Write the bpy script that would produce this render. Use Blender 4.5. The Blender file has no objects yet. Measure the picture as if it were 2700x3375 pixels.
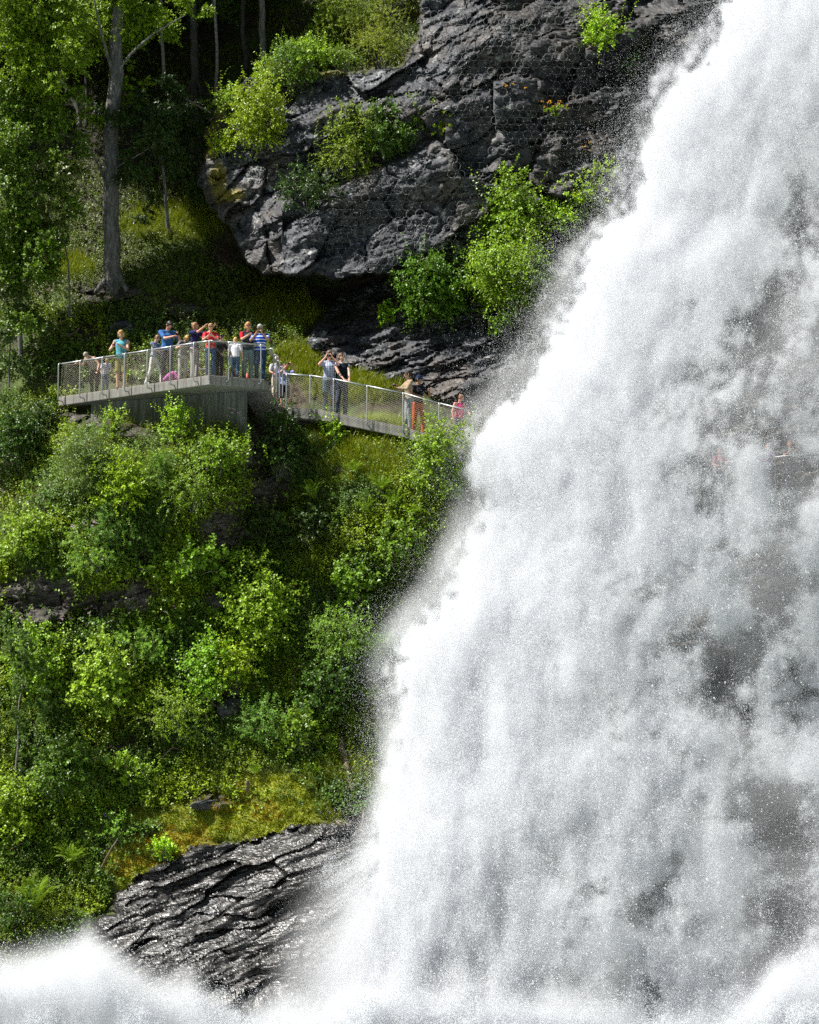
import bpy, bmesh, math, random
import numpy as np
from mathutils import Vector, Matrix

# ------------------------------------------------------------------ camera, world, sun, exposure
scene = bpy.context.scene
COL = scene.collection
ZC, PITCH, FPX = 7.0, math.radians(6.2), 8240.0
cam_d = bpy.data.cameras.new('camera')
cam = bpy.data.objects.new('camera', cam_d); COL.objects.link(cam)
cam.location = (0, 0, ZC); cam.rotation_euler = (math.pi / 2 + PITCH, 0, 0)
cam_d.sensor_fit = 'HORIZONTAL'; cam_d.sensor_width = 36.0; cam_d.lens = 36.0 * FPX / 2700.0
cam_d.clip_start = 0.5; cam_d.clip_end = 3000
scene.camera = cam

TO_SUN = Vector((-0.58, -0.14, 0.80)).normalized()
world = bpy.data.worlds.new('World'); scene.world = world; world.use_nodes = True
wn = world.node_tree.nodes; wl = world.node_tree.links
sky = wn.new('ShaderNodeTexSky'); sky.sky_type = 'NISHITA'; sky.sun_disc = False
sky.sun_elevation = math.asin(TO_SUN.z); sky.sun_rotation = math.atan2(TO_SUN.x, TO_SUN.y)
wl.new(sky.outputs[0], wn['Background'].inputs[0]); wn['Background'].inputs[1].default_value = 0.05
sun_d = bpy.data.lights.new('sun', 'SUN'); sun_d.energy = 5.0; sun_d.angle = math.radians(0.53); sun_d.color = (1.0, 0.962, 0.90)
sun = bpy.data.objects.new('sun', sun_d); COL.objects.link(sun)
sun.rotation_euler = TO_SUN.to_track_quat('Z', 'Y').to_euler()
vs = scene.view_settings; vs.view_transform = 'Standard'; vs.look = 'None'; vs.gamma = 1; vs.exposure = 0.95
cy = scene.cycles
cy.max_bounces = 8; cy.diffuse_bounces = 4; cy.glossy_bounces = 2; cy.transmission_bounces = 4
cy.transparent_max_bounces = 8; cy.volume_bounces = 6
cy.caustics_reflective = False; cy.caustics_refractive = False
cy.sample_clamp_indirect = 4.0; cy.use_denoising = False

# ------------------------------------------------------------------ helpers
rng = np.random.default_rng(7)
random.seed(7)
cT, sT = math.cos(PITCH), math.sin(PITCH)

def at(px, py, Y):
    """The world point seen at photo pixel (px, py), Y metres in front of the viewpoint."""
    px = np.asarray(px, float); py = np.asarray(py, float); Y = np.asarray(Y, float)
    u = (px - 1350.0) / FPX; v = (1687.5 - py) / FPX
    dy = cT - v * sT; dz = sT + v * cT
    t = Y / dy
    return np.stack(np.broadcast_arrays(t * u, Y, ZC + t * dz), -1)

def on_level(px, py, z):
    u = (px - 1350.0) / FPX; v = (1687.5 - py) / FPX
    t = (z - ZC) / (sT + v * cT)
    return np.array([t * u, t * (cT - v * sT), z])

def unit(a):
    return a / np.maximum(np.linalg.norm(a, axis=-1, keepdims=True), 1e-9)

_tab = np.random.default_rng(3).random((64, 64, 64)).astype(np.float32) * 2 - 1
def vnoise(p):
    p = np.asarray(p, np.float32)
    i = np.floor(p).astype(np.int32); f = p - i; f = f * f * (3 - 2 * f)
    i0 = i & 63; i1 = (i + 1) & 63
    x0, y0, z0 = i0[..., 0], i0[..., 1], i0[..., 2]; x1, y1, z1 = i1[..., 0], i1[..., 1], i1[..., 2]
    fx, fy, fz = f[..., 0], f[..., 1], f[..., 2]
    def L(a, b, t): return a + (b - a) * t
    c00 = L(_tab[x0, y0, z0], _tab[x1, y0, z0], fx); c10 = L(_tab[x0, y1, z0], _tab[x1, y1, z0], fx)
    c01 = L(_tab[x0, y0, z1], _tab[x1, y0, z1], fx); c11 = L(_tab[x0, y1, z1], _tab[x1, y1, z1], fx)
    return L(L(c00, c10, fy), L(c01, c11, fy), fz)
def fbm(p, octv=4, gain=0.5, lac=2.03):
    p = np.asarray(p, np.float32); s = 0; a = 1; n = 0
    for k in range(octv):
        s = s + a * vnoise(p + 17.3 * k); n += a; a *= gain; p = p * lac
    return s / n
def sstep(a, b, x):
    t = np.clip((x - a) / (b - a), 0, 1); return t * t * (3 - 2 * t)

def np_mesh(name, V, F, mats=(), col=None, smooth=False, attrs=None, midx=None):
    """A mesh from arrays: V (n,3), F a list of face arrays (m,k), all of one k each."""
    if not isinstance(F, (list, tuple)): F = [F]
    F = [np.asarray(f, np.int32) for f in F if len(f)]
    me = bpy.data.meshes.new(name)
    me.vertices.add(len(V)); me.vertices.foreach_set('co', np.asarray(V, np.float32).ravel())
    nl = sum(f.size for f in F); npoly = sum(len(f) for f in F)
    if npoly:
        me.loops.add(nl); me.polygons.add(npoly)
        me.loops.foreach_set('vertex_index', np.concatenate([f.ravel() for f in F]))
        tot = np.concatenate([np.full(len(f), f.shape[1], np.int32) for f in F])
        me.polygons.foreach_set('loop_start', np.concatenate([[0], np.cumsum(tot)[:-1]]).astype(np.int32))
        me.polygons.foreach_set('use_smooth', np.full(npoly, smooth))
        if midx is not None: me.polygons.foreach_set('material_index', np.asarray(midx, np.int32))
    if col is not None:
        a = me.attributes.new('tint', 'FLOAT_COLOR', 'POINT')
        c = np.ones((len(V), 4), np.float32); c[:, :3] = col
        a.data.foreach_set('color', c.ravel())
    for k, v in (attrs or {}).items():
        a = me.attributes.new(k, 'FLOAT', 'POINT'); a.data.foreach_set('value', np.asarray(v, np.float32))
    for m in mats: me.materials.append(m)
    me.update(calc_edges=True)
    return me

def link(name, me, parent=None):
    o = bpy.data.objects.new(name, me); COL.objects.link(o)
    if parent is not None: o.parent = parent
    return o
def tag(o, label=None, cat=None, group=None, kind=None):
    if label: o['label'] = label
    if cat: o['category'] = cat
    if group: o['group'] = group
    if kind: o['kind'] = kind
    return o
def empty(name, loc=(0, 0, 0), rz=0.0):
    o = bpy.data.objects.new(name, None); COL.objects.link(o)
    o.location = loc; o.rotation_euler = (0, 0, rz); o.empty_display_size = 0.3
    return o

class MB:
    """Collects tubes, boxes and prisms, builds ONE mesh object."""
    def __init__(s): s.V = []; s.F4 = []; s.F3 = []; s.n = 0
    def add(s, V, F4=(), F3=()):
        V = np.asarray(V, float)
        if len(F4): s.F4.append(np.asarray(F4) + s.n)
        if len(F3): s.F3.append(np.asarray(F3) + s.n)
        s.V.append(V); s.n += len(V)
    def tube(s, pts, r, k=8, cap=True):
        pts = np.asarray(pts, float); n = len(pts); r = np.broadcast_to(np.asarray(r, float), (n,))
        T = np.gradient(pts, axis=0); T = unit(T)
        ref = np.array([0, 0, 1.0]) if abs(T[0][2]) < 0.9 else np.array([1.0, 0, 0])
        U = ref - (T[0] @ ref) * T[0]; U /= np.linalg.norm(U)
        ang = np.arange(k) * 2 * math.pi / k
        rows = []
        for i in range(n):
            U = U - (T[i] @ U) * T[i]; U /= max(np.linalg.norm(U), 1e-9); W = np.cross(T[i], U)
            rows.append(pts[i] + r[i] * (np.cos(ang)[:, None] * U + np.sin(ang)[:, None] * W))
        V = np.concatenate(rows); F = []
        for i in range(n - 1):
            for j in range(k):
                F.append((i * k + j, i * k + (j + 1) % k, (i + 1) * k + (j + 1) % k, (i + 1) * k + j))
        F3 = []
        if cap:
            c0 = len(V); V = np.vstack([V, pts[0], pts[-1]])
            for j in range(k):
                F3.append((c0, (j + 1) % k, j)); F3.append((c0 + 1, (n - 1) * k + j, (n - 1) * k + (j + 1) % k))
        s.add(V, F, F3)
    def prism(s, poly, z0, z1):
        """poly: list of (x, y) counter-clockwise; z0, z1 per-vertex or scalars."""
        p = np.asarray(poly, float); n = len(p)
        z0 = np.broadcast_to(z0, (n,)); z1 = np.broadcast_to(z1, (n,))
        V = np.vstack([np.c_[p, z0], np.c_[p, z1], np.r_[p.mean(0), z0.mean()], np.r_[p.mean(0), z1.mean()]])
        F4 = [(i, (i + 1) % n, n + (i + 1) % n, n + i) for i in range(n)]
        F3 = [(2 * n, (i + 1) % n, i) for i in range(n)] + [(2 * n + 1, n + i, n + (i + 1) % n) for i in range(n)]
        s.add(V, F4, F3)
    def build(s, name, mat, parent=None, smooth=False, bevel=0):
        V = np.concatenate(s.V)
        fs = []
        if s.F4: fs.append(np.concatenate(s.F4))
        if s.F3: fs.append(np.concatenate(s.F3))
        o = link(name, np_mesh(name, V, fs, [mat], smooth=smooth), parent)
        if bevel:
            m = o.modifiers.new('bevel', 'BEVEL'); m.width = bevel; m.segments = 2; m.limit_method = 'ANGLE'
        return o

# ------------------------------------------------------------------ materials
class NT:
    def __init__(s, name):
        s.m = bpy.data.materials.new(name); s.m.use_nodes = True
        s.t = s.m.node_tree; s.N = s.t.nodes; s.L = s.t.links
        s.bsdf = s.N['Principled BSDF']; s.out = s.N['Material Output']
    def new(s, typ, **kw):
        n = s.N.new(typ)
        for k, v in kw.items():
            if k.startswith('i_'):
                n.inputs[k[2:].replace('_', ' ')].default_value = v
            else: setattr(n, k, v)
        return n
    def coord(s, kind='Object'):
        return s.new('ShaderNodeTexCoord').outputs[kind]
    def noise(s, scale, detail=6, rough=0.6, vec=None, dist=0.0, stretch=None, rot=None):
        v = vec if vec is not None else s.coord()
        if stretch or rot:
            mp = s.new('ShaderNodeMapping')
            if stretch: mp.inputs['Scale'].default_value = stretch
            if rot: mp.inputs['Rotation'].default_value = rot
            s.L.new(v, mp.inputs[0]); v = mp.outputs[0]
        n = s.new('ShaderNodeTexNoise'); n.inputs['Scale'].default_value = scale
        n.inputs['Detail'].default_value = detail; n.inputs['Roughness'].default_value = rough
        n.inputs['Distortion'].default_value = dist
        s.L.new(v, n.inputs['Vector']); return n.outputs[0]
    def ramp(s, fac, stops, interp='LINEAR'):
        r = s.new('ShaderNodeValToRGB'); e = r.color_ramp.elements; r.color_ramp.interpolation = interp
        while len(e) < len(stops): e.new(0.5)
        for k, (p, c) in enumerate(stops):
            e[k].position = p; e[k].color = (*c, 1) if len(c) == 3 else c
        s.L.new(fac, r.inputs[0]); return r.outputs[0]
    def mix(s, fac, a, b, mode='MIX'):
        n = s.new('ShaderNodeMix', data_type='RGBA', blend_type=mode)
        for sock, v in ((n.inputs[0], fac), (n.inputs[6], a), (n.inputs[7], b)):
            if isinstance(v, (int, float)): sock.default_value = v
            elif isinstance(v, tuple): sock.default_value = (*v, 1)
            else: s.L.new(v, sock)
        return n.outputs[2]
    def math(s, op, a, b=None):
        n = s.new('ShaderNodeMath', operation=op)
        for sock, v in ((n.inputs[0], a), (n.inputs[1], b)):
            if v is None: continue
            if isinstance(v, (int, float)): sock.default_value = v
            else: s.L.new(v, sock)
        return n.outputs[0]
    def attr(s, name, out='Fac'):
        return s.new('ShaderNodeAttribute', attribute_name=name).outputs[out]
    def bump(s, h, strength=0.5, dist=0.05):
        b = s.new('ShaderNodeBump'); b.inputs['Strength'].default_value = strength; b.inputs['Distance'].default_value = dist
        s.L.new(h, b.inputs['Height']); s.L.new(b.outputs[0], s.bsdf.inputs['Normal']); return b
    def set(s, **kw):
        for k, v in kw.items():
            sock = s.bsdf.inputs[k.replace('_', ' ')]
            if isinstance(v, (int, float)): sock.default_value = v
            elif isinstance(v, tuple): sock.default_value = (*v, 1)
            else: s.L.new(v, sock)

def simple(name, color, rough=0.6, metal=0.0, var=0.15, scale=8.0, spec=0.4):
    t = NT(name)
    n = t.noise(scale, 4)
    lo = tuple(c * (1 - var) for c in color); hi = tuple(min(1, c * (1 + var)) for c in color)
    t.set(Base_Color=t.ramp(n, [(0.3, lo), (0.7, hi)]), Roughness=rough, Metallic=metal)
    t.bsdf.inputs['Specular IOR Level'].default_value = spec
    return t.m

def leaf_mat(name, trans=0.26, rough=0.42, tcol=(1.3, 1.2, 0.3)):
    t = NT(name)
    c = t.attr('tint', 'Color')
    t.set(Base_Color=c, Roughness=rough); t.bsdf.inputs['Specular IOR Level'].default_value = 0.38
    tr = t.new('ShaderNodeBsdfTranslucent')
    t.L.new(t.mix(1.0, c, tcol, 'MULTIPLY'), tr.inputs[0])
    mx = t.new('ShaderNodeMixShader'); mx.inputs[0].default_value = trans
    t.L.new(t.bsdf.outputs[0], mx.inputs[1]); t.L.new(tr.outputs[0], mx.inputs[2]); t.L.new(mx.outputs[0], t.out.inputs[0])
    return t.m
M = {}
M['leaf'] = leaf_mat('leaf')
M['stem'] = leaf_mat('twig', trans=0.0, rough=0.8)
# soil / turf of the hillside; attributes: moss (orange cushions), grassy, rocky
t = NT('hillside_ground')
n1 = t.noise(1.3, 8, 0.65); n2 = t.noise(9.0, 6, 0.7); n3 = t.noise(0.5, 3)
soil = t.ramp(n2, [(0.25, (0.018, 0.012, 0.007)), (0.55, (0.05, 0.034, 0.018)), (0.8, (0.11, 0.08, 0.045))])
turf = t.ramp(n1, [(0.3, (0.018, 0.036, 0.006)), (0.5, (0.045, 0.08, 0.01)), (0.7, (0.10, 0.13, 0.018))])
c = t.mix(t.ramp(n3, [(0.42, (0, 0, 0)), (0.58, (1, 1, 1))]), soil, turf)
c = t.mix(t.attr('litter_shade'), c, t.ramp(n2, [(0.25, (0.008, 0.006, 0.004)), (0.6, (0.028, 0.02, 0.012)), (0.8, (0.06, 0.045, 0.028))]))
c = t.mix(t.attr('grassy'), c, t.ramp(n1, [(0.3, (0.06, 0.11, 0.012)), (0.7, (0.17, 0.20, 0.02))]))
mossc = t.ramp(n2, [(0.25, (0.04, 0.06, 0.006)), (0.45, (0.16, 0.20, 0.010)), (0.66, (0.29, 0.28, 0.012)), (0.84, (0.40, 0.27, 0.016))])
c = t.mix(t.attr('moss'), c, mossc)
rockc = t.ramp(t.noise(3.0, 8, 0.7, stretch=(1, 1, 2.5)), [(0.25, (0.012, 0.011, 0.010)), (0.48, (0.045, 0.038, 0.032)), (0.6, (0.10, 0.088, 0.074)), (0.76, (0.28, 0.265, 0.245))])
c = t.mix(t.attr('rocky'), c, rockc)
t.set(Base_Color=c, Roughness=0.85); t.bump(t.noise(14, 8, 0.75), 0.6, 0.12); M['ground'] = t.m
# cliff
t = NT('cliff_rock')
big = t.noise(0.45, 6, 0.62); st = t.noise(1.3, 11, 0.70, stretch=(0.6, 0.6, 1.7), rot=(0, 0.5, 0), dist=0.35); fine = t.noise(16, 6, 0.7); mid = t.noise(3.2, 8, 0.68)
c = t.ramp(st, [(0.32, (0.006, 0.007, 0.010)), (0.44, (0.020, 0.023, 0.030)), (0.54, (0.048, 0.052, 0.062)), (0.66, (0.095, 0.097, 0.105)), (0.76, (0.25, 0.26, 0.27))])
c = t.mix(t.ramp(big, [(0.48, (0, 0, 0)), (0.60, (0.65, 0.65, 0.65))]), c, t.ramp(st, [(0.32, (0.016, 0.012, 0.010)), (0.5, (0.07, 0.055, 0.043)), (0.68, (0.17, 0.135, 0.10)), (0.8, (0.34, 0.28, 0.21))]))
pale = t.math('MULTIPLY', t.ramp(mid, [(0.55, (0, 0, 0)), (0.61, (1, 1, 1))]), t.ramp(t.noise(0.7, 5), [(0.44, (0, 0, 0)), (0.56, (0.95, 0.95, 0.95))]))
c = t.mix(pale, c, t.ramp(fine, [(0.35, (0.16, 0.165, 0.17)), (0.6, (0.42, 0.43, 0.42))]))
speck = t.ramp(fine, [(0.67, (0, 0, 0)), (0.71, (1, 1, 1))]); c = t.mix(speck, c, (0.32, 0.33, 0.33))
streak = t.ramp(t.noise(1.6, 5, 0.6, stretch=(2.2, 2.2, 0.25)), [(0.56, (0, 0, 0)), (0.68, (0.85, 0.85, 0.85))]); c = t.mix(streak, c, (0.006, 0.006, 0.008))
c = t.mix(t.attr('moss'), c, t.ramp(fine, [(0.3, (0.05, 0.055, 0.008)), (0.7, (0.24, 0.19, 0.02))]))
c = t.mix(t.attr('damp'), c, t.mix(1.0, c, (0.5, 0.48, 0.45), 'MULTIPLY'))
t.set(Base_Color=c, Roughness=t.ramp(mid, [(0.3, (0.5,) * 3), (0.7, (0.85,) * 3)])); t.bump(t.noise(7, 6, 0.6, stretch=(0.8, 0.8, 1.6), rot=(0, 0.5, 0)), 0.55, 0.06); M['cliff'] = t.m
# wet rock ledge
t = NT('wet_rock')
st = t.noise(2.0, 8, 0.65, stretch=(0.5, 0.5, 2.6), rot=(0, -0.30, 0), dist=0.4)
t.set(Base_Color=t.ramp(st, [(0.3, (0.004, 0.004, 0.005)), (0.55, (0.014, 0.013, 0.012)), (0.75, (0.042, 0.036, 0.03))]),
      Roughness=t.ramp(t.noise(3, 4), [(0.35, (0.30,) * 3), (0.65, (0.55,) * 3)]))
t.bsdf.inputs['Specular IOR Level'].default_value = 0.55; t.bsdf.inputs['Coat Weight'].default_value = 0.2; t.bsdf.inputs['Coat Roughness'].default_value = 0.22
b_ = t.bump(t.noise(4.5, 4, 0.5, stretch=(0.5, 0.7, 2.4), rot=(0, -0.30, 0), dist=0.6), 0.8, 0.10); t.L.new(b_.outputs[0], t.bsdf.inputs['Coat Normal']); M['wet'] = t.m
# concrete
t = NT('concrete')
v = t.noise(2.4, 6, 0.65, stretch=(3.2, 3.2, 0.35)); g = t.noise(30, 5, 0.7)
c = t.ramp(v, [(0.32, (0.06, 0.055, 0.048)), (0.45, (0.16, 0.15, 0.135)), (0.6, (0.25, 0.24, 0.22)), (0.76, (0.36, 0.35, 0.33))])
c = t.mix(0.25, c, t.ramp(g, [(0.3, (0.12, 0.11, 0.10)), (0.7, (0.45, 0.44, 0.42))]))
t.set(Base_Color=c, Roughness=0.85); t.bump(g, 0.25, 0.01); M['concrete'] = t.m
t = NT('weathered_concrete')
v = t.noise(2.0, 6, 0.7, stretch=(4, 4, 0.3)); g = t.noise(20, 5, 0.7)
c = t.ramp(v, [(0.3, (0.06, 0.066, 0.062)), (0.5, (0.14, 0.148, 0.14)), (0.7, (0.27, 0.285, 0.275))])
t.set(Base_Color=c, Roughness=0.9); t.bump(g, 0.3, 0.01); M['pier'] = t.m
M['steel'] = simple('galvanised_steel', (0.42, 0.435, 0.45), 0.42, 0.55, 0.12, 20)
M['wire'] = simple('wire_rope', (0.27, 0.245, 0.19), 0.55, 0.1, 0.1, 20)
M['netwire'] = simple('net_wire', (0.20, 0.205, 0.21), 0.5, 0.2, 0.15, 20)
M['clamp'] = simple('net_clamp', (0.5, 0.51, 0.51), 0.35, 0.2, 0.1, 20)
t = NT('bark')
n = t.noise(7, 8, 0.7, stretch=(1.5, 1.5, 0.35))
t.set(Base_Color=t.ramp(n, [(0.3, (0.03, 0.028, 0.027)), (0.5, (0.115, 0.11, 0.105)), (0.74, (0.29, 0.29, 0.28))]), Roughness=0.9)
t.bump(n, 0.8, 0.06); M['bark'] = t.m
t = NT('birch_bark')
n = t.noise(5, 8, 0.7, stretch=(0.5, 0.5, 3))
t.set(Base_Color=t.ramp(n, [(0.35, (0.04, 0.035, 0.03)), (0.5, (0.17, 0.16, 0.145)), (0.75, (0.32, 0.30, 0.28))]), Roughness=0.8); M['birch'] = t.m
t = NT('dead_wood')
n = t.noise(6, 7, 0.7, stretch=(1, 1, 0.5))
t.set(Base_Color=t.ramp(n, [(0.3, (0.05, 0.035, 0.025)), (0.55, (0.16, 0.115, 0.08)), (0.75, (0.33, 0.27, 0.21))]), Roughness=0.75); t.bump(n, 0.6, 0.03); M['deadwood'] = t.m
# water droplets
t = NT('water_drops')
t.set(Base_Color=(0.725, 0.74, 0.765), Roughness=0.35); t.bsdf.inputs['Specular IOR Level'].default_value = 0.5
tr = t.new('ShaderNodeBsdfTranslucent'); tr.inputs[0].default_value = (0.74, 0.755, 0.785, 1)
mx = t.new('ShaderNodeMixShader'); mx.inputs[0].default_value = 0.35
t.L.new(t.bsdf.outputs[0], mx.inputs[1]); t.L.new(tr.outputs[0], mx.inputs[2]); t.L.new(mx.outputs[0], t.out.inputs[0]); M['drops'] = t.m
t = NT('white_water')
t.set(Base_Color=(0.725, 0.74, 0.765), Roughness=0.6); t.bump(t.noise(3.5, 8, 0.7), 0.5, 0.15)
M['foam'] = t.m
def mist_mat(name, k):
    t = NT(name); t.N.remove(t.bsdf)
    v = t.new('ShaderNodeVolumePrincipled'); v.inputs['Color'].default_value = (0.94, 0.952, 0.972, 1); v.inputs['Density'].default_value = k
    v.inputs['Density Attribute'].default_value = 'density'; v.inputs['Anisotropy'].default_value = 0.0
    t.L.new(v.outputs[0], t.out.inputs['Volume']); return t.m
M['mist'] = mist_mat('mist', 1.0)
t = NT('pool_water')
t.set(Base_Color=(0.35, 0.42, 0.42), Roughness=0.15); t.bump(t.noise(1.2, 6, 0.6), 0.5, 0.2); M['pool'] = t.m
# ------------------------------------------------------------------ terrain
def rbf(points):
    P = np.array(points, float)
    X = P[:, :2] / 1000.0
    D = np.linalg.norm(X[:, None] - X[None], axis=-1)
    K = np.block([[D, np.c_[np.ones(len(X)), X]], [np.c_[np.ones(len(X)), X].T, np.zeros((3, 3))]])
    w = np.linalg.solve(K, np.r_[P[:, 2], 0, 0, 0])
    def f(px, py):
        sh = np.shape(px); q = np.c_[np.ravel(px), np.ravel(py)] / 1000.0
        out = np.empty(len(q))
        for s in range(0, len(q), 100000):
            b = q[s:s + 100000]
            d = np.linalg.norm(b[:, None] - X[None], axis=-1)
            out[s:s + 100000] = d @ w[:-3] + w[-3] + b @ w[-2:]
        return out.reshape(sh)
    return f
HILL = [(-1500,-900,135),(0,-900,128),(1300,-900,112),(2700,-900,108),(4200,-900,120),
 (-1500,0,116),(0,0,103),(600,0,100),(1000,0,96),(1350,0,93),(1800,0,92),(2400,0,91),(2700,0,91),(4200,0,100),
 (0,300,98),(500,300,97),(700,330,94),(0,600,94),(400,600,92.5),(650,600,91.5),(-1500,600,104),
 (0,900,90.5),(370,930,88.6),(650,850,89),(900,905,90.5),(1100,930,91),(1250,930,90),(500,1000,87.6),(900,1020,88.6),(1000,1080,87.5),
 (200,1100,87.5),(600,1110,86.6),(1300,1080,86.6),(1600,1100,86),
 (200,1240,86.0),(600,1230,85.4),(1000,1230,85.4),(1300,1260,85),(1550,1300,84.5),
 (0,1330,86.5),(250,1340,85),(600,1330,84.2),(900,1345,84.6),(1100,1390,84.2),(1400,1440,83.4),(1560,1450,83.2),
 (0,1460,86),(130,1450,85),(290,1400,83.4),(480,1395,83.2),(700,1385,82.7),(820,1380,82.6),(300,1470,82.0),(480,1450,81.7),(700,1430,81.3),(820,1430,81.6),(860,1450,82.3),(920,1440,83.0),(1040,1440,82.0),(1150,1465,81.7),(1250,1485,81.4),(1400,1505,81.0),(1560,1530,80.8),
 (0,1700,83.8),(150,1650,81.6),(400,1600,80.4),(640,1600,80.2),(780,1560,80.6),(860,1620,81.2),(930,1700,82.6),(1080,1560,81.4),(1250,1600,80.6),(1100,1680,81.2),(1200,1800,80.5),(1500,1800,80.3),(1500,1620,80.5),
 (0,1850,81.4),(300,1830,79.8),(600,1800,80.0),(720,1780,80.2),(1000,1880,81.2),(1300,1950,80.6),
 (60,2000,80.8),(300,2000,80.8),(400,1960,80.0),(0,2200,79.9),(600,2200,79.7),(1300,2250,79.9),
 (0,2450,79.2),(600,2480,79.0),(1280,2450,78.8),(0,2650,78.5),(600,2640,78.2),(1250,2620,77.8),(400,2750,77.7),(900,2700,77.3),(1250,2720,76.7),
 (0,2850,77.6),(250,2950,77.3),(500,2850,77.0),(1000,2790,76.3),(1300,2790,75.7),(0,3100,76.3),(300,3150,75.6),(600,3150,74.8),(900,3200,73.9),(1300,3200,73.2),
 (0,3400,74.8),(1300,3400,72.4),(2700,3400,73),(-1500,3400,74),(4200,3400,76),(-1500,2000,92),(4200,1700,92),
 (1900,1200,86.5),(2300,1500,86.2),(2700,1500,86),(2700,1000,87),(1900,1700,84),(2700,1750,85),(2500,1950,83.5),(2000,2100,82.5),(2700,2200,82.5),(1900,2600,79.5),(2700,2700,79.5),(2700,3100,76.5)]
CLIFF = [(640,600,89.0),(690,540,87.9),(690,380,89.4),(860,230,90.0),(1000,150,89.6),(800,400,88.4),(900,560,86.9),(1000,720,86.1),(700,680,88.0),(800,860,87.2),(900,900,86.6),
 (1000,895,86.2),(1150,905,86.2),(1300,860,86.3),(1050,260,88.4),(1080,350,87.4),(1200,450,87.4),(1020,600,86.7),(1350,240,87.9),(1380,330,86.9),(1400,420,86.8),(1300,560,86.4),(1400,60,88.4),(1700,0,88.2),(1700,150,87.2),(1700,400,86.6),
 (1600,600,86.4),(1600,800,86.5),(1450,900,86.8),(1650,1000,86.3),(2000,0,88.3),(2000,300,87.4),(2000,700,86.8),(2000,1000,86.6),(2400,-50,88.5),(2400,500,87.2),(2700,0,88.2),(2700,500,87.2),(2700,1000,86.9),(4200,0,96),(4200,1000,95),(1900,-300,91),(2700,-300,90)]
fh, fc = rbf(HILL), rbf(CLIFF)
CLIFF_POLY = [(655,600),(668,520),(690,440),(700,360),(760,300),(850,240),(940,190),(1010,225),(1180,235),(1330,225),(1370,120),(1390,20),(1430,-90),(1700,-160),(2300,-160),(4300,-200),(4300,1150),(2700,1150),(1900,1120),(1700,1060),(1560,1010),(1500,950),(1330,885),(1180,918),(1060,905),(960,908),(860,895),(800,850),(770,770),(690,660)]
LEDGE_POLY = [(1010,1120),(1120,960),(1230,930),(1330,905),(1560,1010),(1700,1060),(1760,1180),(1640,1320),(1500,1330),(1300,1260),(1150,1210),(1040,1180)]
WET_POLY = [(280,3080),(400,2950),(480,2870),(640,2800),(790,2760),(980,2720),(1200,2700),(1700,2640),(1800,2900),(1800,3500),(100,3500),(150,3200)]
def poly_dist(poly, px, py):
    """signed distance in px, positive inside"""
    P = np.array(poly, float); Q = np.roll(P, -1, 0)
    d = np.full(px.shape, 1e9); ins = np.zeros(px.shape, bool)
    for (ax, ay), (bx, by) in zip(P, Q):
        ex, ey = bx - ax, by - ay
        tt = np.clip(((px - ax) * ex + (py - ay) * ey) / (ex * ex + ey * ey + 1e-9), 0, 1)
        d = np.minimum(d, np.hypot(px - ax - tt * ex, py - ay - tt * ey))
        c = (ay > py) != (by > py)
        with np.errstate(divide='ignore', invalid='ignore'):
            ins ^= c & (px < ex * (py - ay) / (ey if ey != 0 else 1e-9) + ax)
    return np.where(ins, d, -d)
def facets(u, v, seed, skew=1.0):
    """broken planes: every jittered cell is a flat, tilted face; also the distance to the nearest joint"""
    r = np.random.default_rng(seed); T = r.random((64, 64, 5)); iu, iv = np.floor(u).astype(int), np.floor(v).astype(int)
    d1 = np.full(u.shape, 1e9); d2 = d1.copy(); val = np.zeros_like(u)
    for a in (-1, 0, 1):
        for c in (-1, 0, 1):
            t_ = T[(iu + a) & 63, (iv + c) & 63]; du = u - (iu + a + t_[..., 0]); dv = v - (iv + c + t_[..., 1]); d = du * du + dv * dv
            h = (t_[..., 2] - .5) + (t_[..., 3] - .5) * 1.5 * du + (t_[..., 4] - .5) * 1.5 * dv
            new = d < d1; d2 = np.where(new, d1, np.minimum(d2, d)); val = np.where(new, h, val); d1 = np.where(new, d, d1)
    return val, np.sqrt(d2) - np.sqrt(d1)
gx = np.unique(np.concatenate([np.arange(-1500, -40, 45), np.arange(-40, 1640, 5), np.arange(1640, 2745, 11), np.arange(2745, 4200, 45)]).astype(float))
gy = np.unique(np.concatenate([np.arange(-900, -40, 40), np.arange(-40, 3260, 5), np.arange(3260, 3500, 16)]).astype(float))
GX, GY = np.meshgrid(gx, gy)
wob = 14 * fbm(np.stack([GX / 70, GY / 70, GX * 0 + 3], -1), 3)
dC = poly_dist(CLIFF_POLY, GX, GY) + wob + 26 * fbm(np.stack([GX / 55 + 9, GY / 55, GX * 0 + 13], -1), 5, .65)
dL = poly_dist(LEDGE_POLY, GX, GY) + wob
dW = poly_dist(WET_POLY, GX, GY) + 2.2 * wob + 30 * fbm(np.stack([GX / 40 + 3, GY / 40, GX * 0 + 19], -1), 4, .6)
yh = fh(GX, GY); yc = fc(GX, GY)
P0 = at(GX, GY, yh)
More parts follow.
